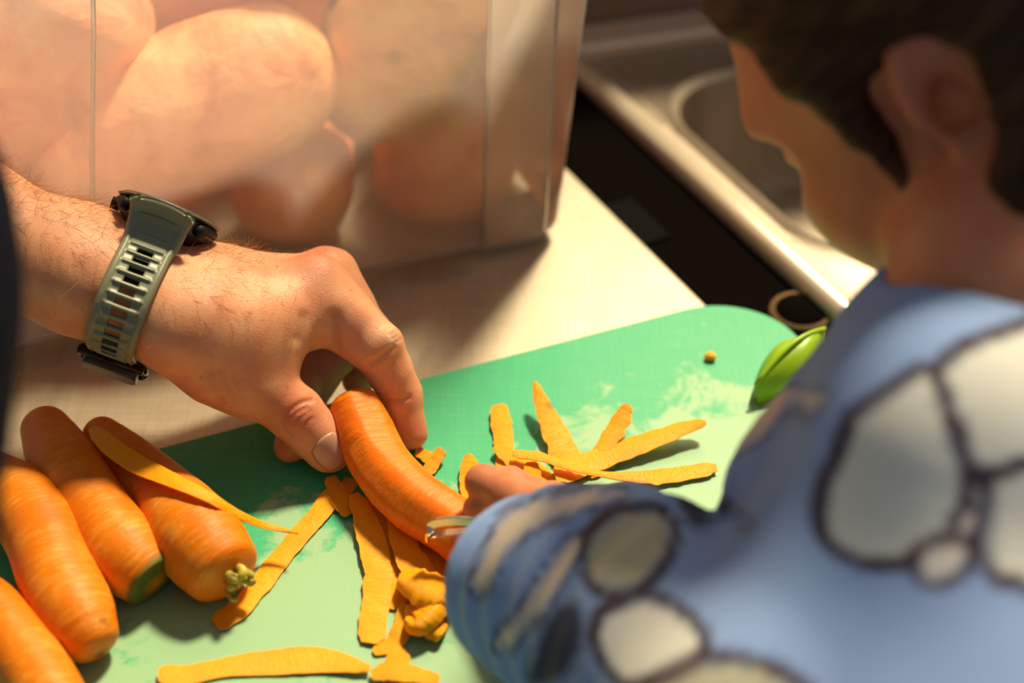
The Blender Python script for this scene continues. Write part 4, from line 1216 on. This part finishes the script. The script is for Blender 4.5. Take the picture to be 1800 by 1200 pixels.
# the print and the dark patches, laid out in the plane of the garment's side
def poly_sd(pts, poly):
    poly = np.asarray(poly, float); d = np.full(len(pts), 1e9); ins = np.zeros(len(pts), bool)
    n = len(poly)
    for i in range(n):
        a, b = poly[i], poly[(i + 1) % n]; ba = b - a; pa = pts - a
        h = np.clip(pa @ ba / (ba @ ba), 0, 1); d = np.minimum(d, np.linalg.norm(pa - h[:, None] * ba, axis=1))
        c = (a[1] > pts[:, 1]) != (b[1] > pts[:, 1])
        x = (b[0] - a[0]) * (pts[:, 1] - a[1]) / (b[1] - a[1] + 1e-12) + a[0]
        ins ^= c & (pts[:, 0] < x)
    return np.where(ins, -d, d)
O_ = P(1500, 900, d=.50)
def plane2(p): q = p - O_; return np.stack([q @ RT, q @ UP], 1)
def wp(px):       # photo pixel -> print plane, via the shirt surface
    out = []
    for x, y in px:
        h = hit(x, y, shirt_f, .38, .75)
        if h is None: h = P(x, y, d=.56)
        out.append(plane2(h[None])[0])
    return catmull(out + [out[0]], len(out) * 5)[:-1]
blobs = [  # (outline in the photo, colour, outline width)
    ([(1500, 735), (1560, 695), (1632, 655), (1660, 735), (1690, 845), (1672, 920), (1625, 968), (1550, 985), (1485, 968), (1450, 930), (1452, 860), (1480, 800)], 'g', .0030),
    ([(1650, 655), (1730, 600), (1830, 545), (1850, 780), (1790, 806), (1722, 822), (1695, 760)], 'g', .0030),
    ([(1712, 850), (1727, 866), (1712, 925), (1690, 950), (1676, 940), (1695, 890)], 'w', .0022),
    ([(1605, 975), (1650, 950), (1692, 955), (1700, 985), (1670, 1015), (1625, 1018)], 'w', .0024),
    ([(1740, 850), (1800, 825), (1880, 830), (1880, 1030), (1790, 1018), (1738, 985)], 'g', .0030),
    ([(1030, 950), (1080, 905), (1150, 895), (1180, 930), (1165, 985), (1120, 1030), (1060, 1035), (1030, 1000)], 'o', .0026),
    ([(1060, 1080), (1130, 1050), (1210, 1090), (1230, 1140), (1170, 1200), (1090, 1190), (1050, 1130)], 'g', .0028),
    ([(1130, 1210), (1250, 1160), (1380, 1190), (1420, 1260), (1250, 1300), (1140, 1270)], 'o', .0028),
    ([(880, 900), (960, 870), (1060, 850), (1100, 870), (1000, 905), (900, 960), (850, 1040), (828, 1020)], 'c', .0014),
    ([(1250, 790), (1330, 720), (1395, 680), (1380, 720), (1310, 790), (1260, 825)], 'c', .0010),
    ([(905, 1080), (990, 960), (1020, 940), (1010, 985), (930, 1100), (880, 1200), (862, 1190)], 'c', .0014),
    ([(955, 1090), (1000, 1050), (1030, 1090), (1010, 1170), (950, 1210), (920, 1190)], 'n', .001),  # shaded area of the sleeve, painted into the shirt colour
    ([(1200, 870), (1260, 862), (1300, 900), (1220, 930)], 'n', .001),  # dark patch where the sleeve meets the body
]
pp = plane2(V); ax = unit(cuff[1] - P(1200, 1150, d=.58)); 
colr = np.tile(np.array(srgb(136, 166, 216)[:3]), (len(V), 1)); dark = np.array(srgb(62, 44, 56)[:3])
pal = {'g': srgb(222, 224, 214), 'w': srgb(226, 220, 210), 'o': srgb(176, 176, 152), 'c': srgb(222, 208, 190), 'n': srgb(52, 60, 88)}
facing = np.ones(len(V), bool)
for outl, cc_, ow in blobs:
    sdv = poly_sd(pp, wp(outl))
    soft = .0018
    ol = np.clip((ow - np.abs(sdv - ow * .4)) / soft, 0, 1)[:, None]; ins_ = np.clip(-sdv / soft, 0, 1)[:, None]
    colr = colr * (1 - ins_) + np.array(pal[cc_][:3]) * ins_
    colr = colr * (1 - ol) + dark * ol
M = Mat('printed_shirt').set(Roughness=.85)
tint = M.new('ShaderNodeVertexColor', layer_name='tint'); M.base(tint.outputs[0])
M.bump(M.noise(M.coord('Object'), 700, 2), .2, .0008)
sh = link_mesh('shirt', V, Fc, M.m, child, col=colr); sh['label'] = 'blue long sleeved shirt with pale dark-edged blobs'

# ------------------------------------------------------------------ peeler in the child's hand
pe = empty('vegetable_peeler', tuple(P(800, 930, .03)))
tag(pe, 'small metal peeler with bent steel frame, held by the child over the carrot', 'peeler')
def flatbar(name, pts, w, t, mat, wdir):
    pts = catmull(pts, 28); T = np.gradient(pts, axis=0); T /= np.linalg.norm(T, axis=1, keepdims=True); V = []
    wdir = unit(wdir)
    for p_, t_ in zip(pts, T):
        s_ = unit(wdir - t_ * (wdir @ t_)); n_ = np.cross(t_, s_)
        for a, b in ((-1, -1), (1, -1), (1, 1), (-1, 1)): V.append(p_ + s_ * a * w / 2 + n_ * b * t / 2)
    n = len(pts); Fs = [(i * 4 + j, i * 4 + (j + 1) % 4, i * 4 + 4 + (j + 1) % 4, i * 4 + 4 + j) for i in range(n - 1) for j in range(4)]
    Fs += [(3, 2, 1, 0), tuple((n - 1) * 4 + j for j in range(4))]
    o = link_mesh(name, V, Fs, mat, smooth=False); put(o, pe); bevel(o, .0003, 2); return o
flatbar('frame', [P(755, 948, .034), P(755, 932, .040), P(761, 921, .0435), P(775, 917, .045), P(800, 915, .046), P(835, 916, .046), P(870, 918, .046)], .0042, .0014, m_bright, cam3(.25, 1, -.6))
flatbar('blade', [P(757, 940, .037), P(790, 936, .040), P(830, 932, .042), P(868, 930, .043)], .0050, .0007, m_bright, cam3(.1, .5, .9))
hd_ = tube_mesh('handle', np.array([P(868, 922, .045), P(890, 935, .046), P(925, 960, .046), P(960, 990, .048)]), [.003, .006, .007, .006], m_darkplastic, seg=14); put(hd_, pe)

# lime green leaf past the shirt
lf = []; Fs = []
L0, L1 = P(1328, 680, .020), P(1450, 580, .030)
for i in range(13):
    for j in range(9):
        t, u_ = i / 12, j / 4 - 1; w = .0115 * math.sin(math.pi * min(max(t, .04), .97)) ** .7
        c_ = L0 * (1 - t) + L1 * t + np.array([0, 0, .008 * math.sin(math.pi * t)])
        sd_ = unit(np.cross(L1 - L0, [0, 0, 1])); lf.append(c_ + sd_ * w * u_ + np.array([0, 0, -.010 * u_ * u_ + .001 * math.sin(9 * t + 4 * u_)]))
for i in range(12):
    for j in range(8): Fs.append((i * 9 + j, i * 9 + j + 1, i * 9 + 10 + j, i * 9 + 9 + j))
ml_ = Mat('lime_leaf').set(Base_Color=srgb(150, 190, 20), Roughness=.4)
o = link_mesh('green_leaf', lf, Fs, ml_.m); solid(o, .0012)
vn = tube_mesh('midrib', [tuple(L0 * (1 - t) + L1 * t + np.array([0, 0, .008 * math.sin(math.pi * t) + .0008])) for t in np.linspace(0, 1, 10)], .0012, ml_.m, o)
tag(o, 'curled lime green vegetable leaf on the board corner behind the shirt', 'leaf')

# pieces that belong to a part of their thing
def under(child_name, parent_name, root):
    kids = [o for o in root.children if o.name.split('.')[0] == child_name]; par = [o for o in root.children if o.name.split('.')[0] == parent_name][0]
    for o in kids: o.parent = par; o.matrix_parent_inverse = Matrix.Identity(4)
under('buckle_pin', 'buckle_frame', watch); under('keeper', 'buckle_frame', watch); under('dial_glass', 'bezel', watch); under('dial_cap', 'dial', unit_o)
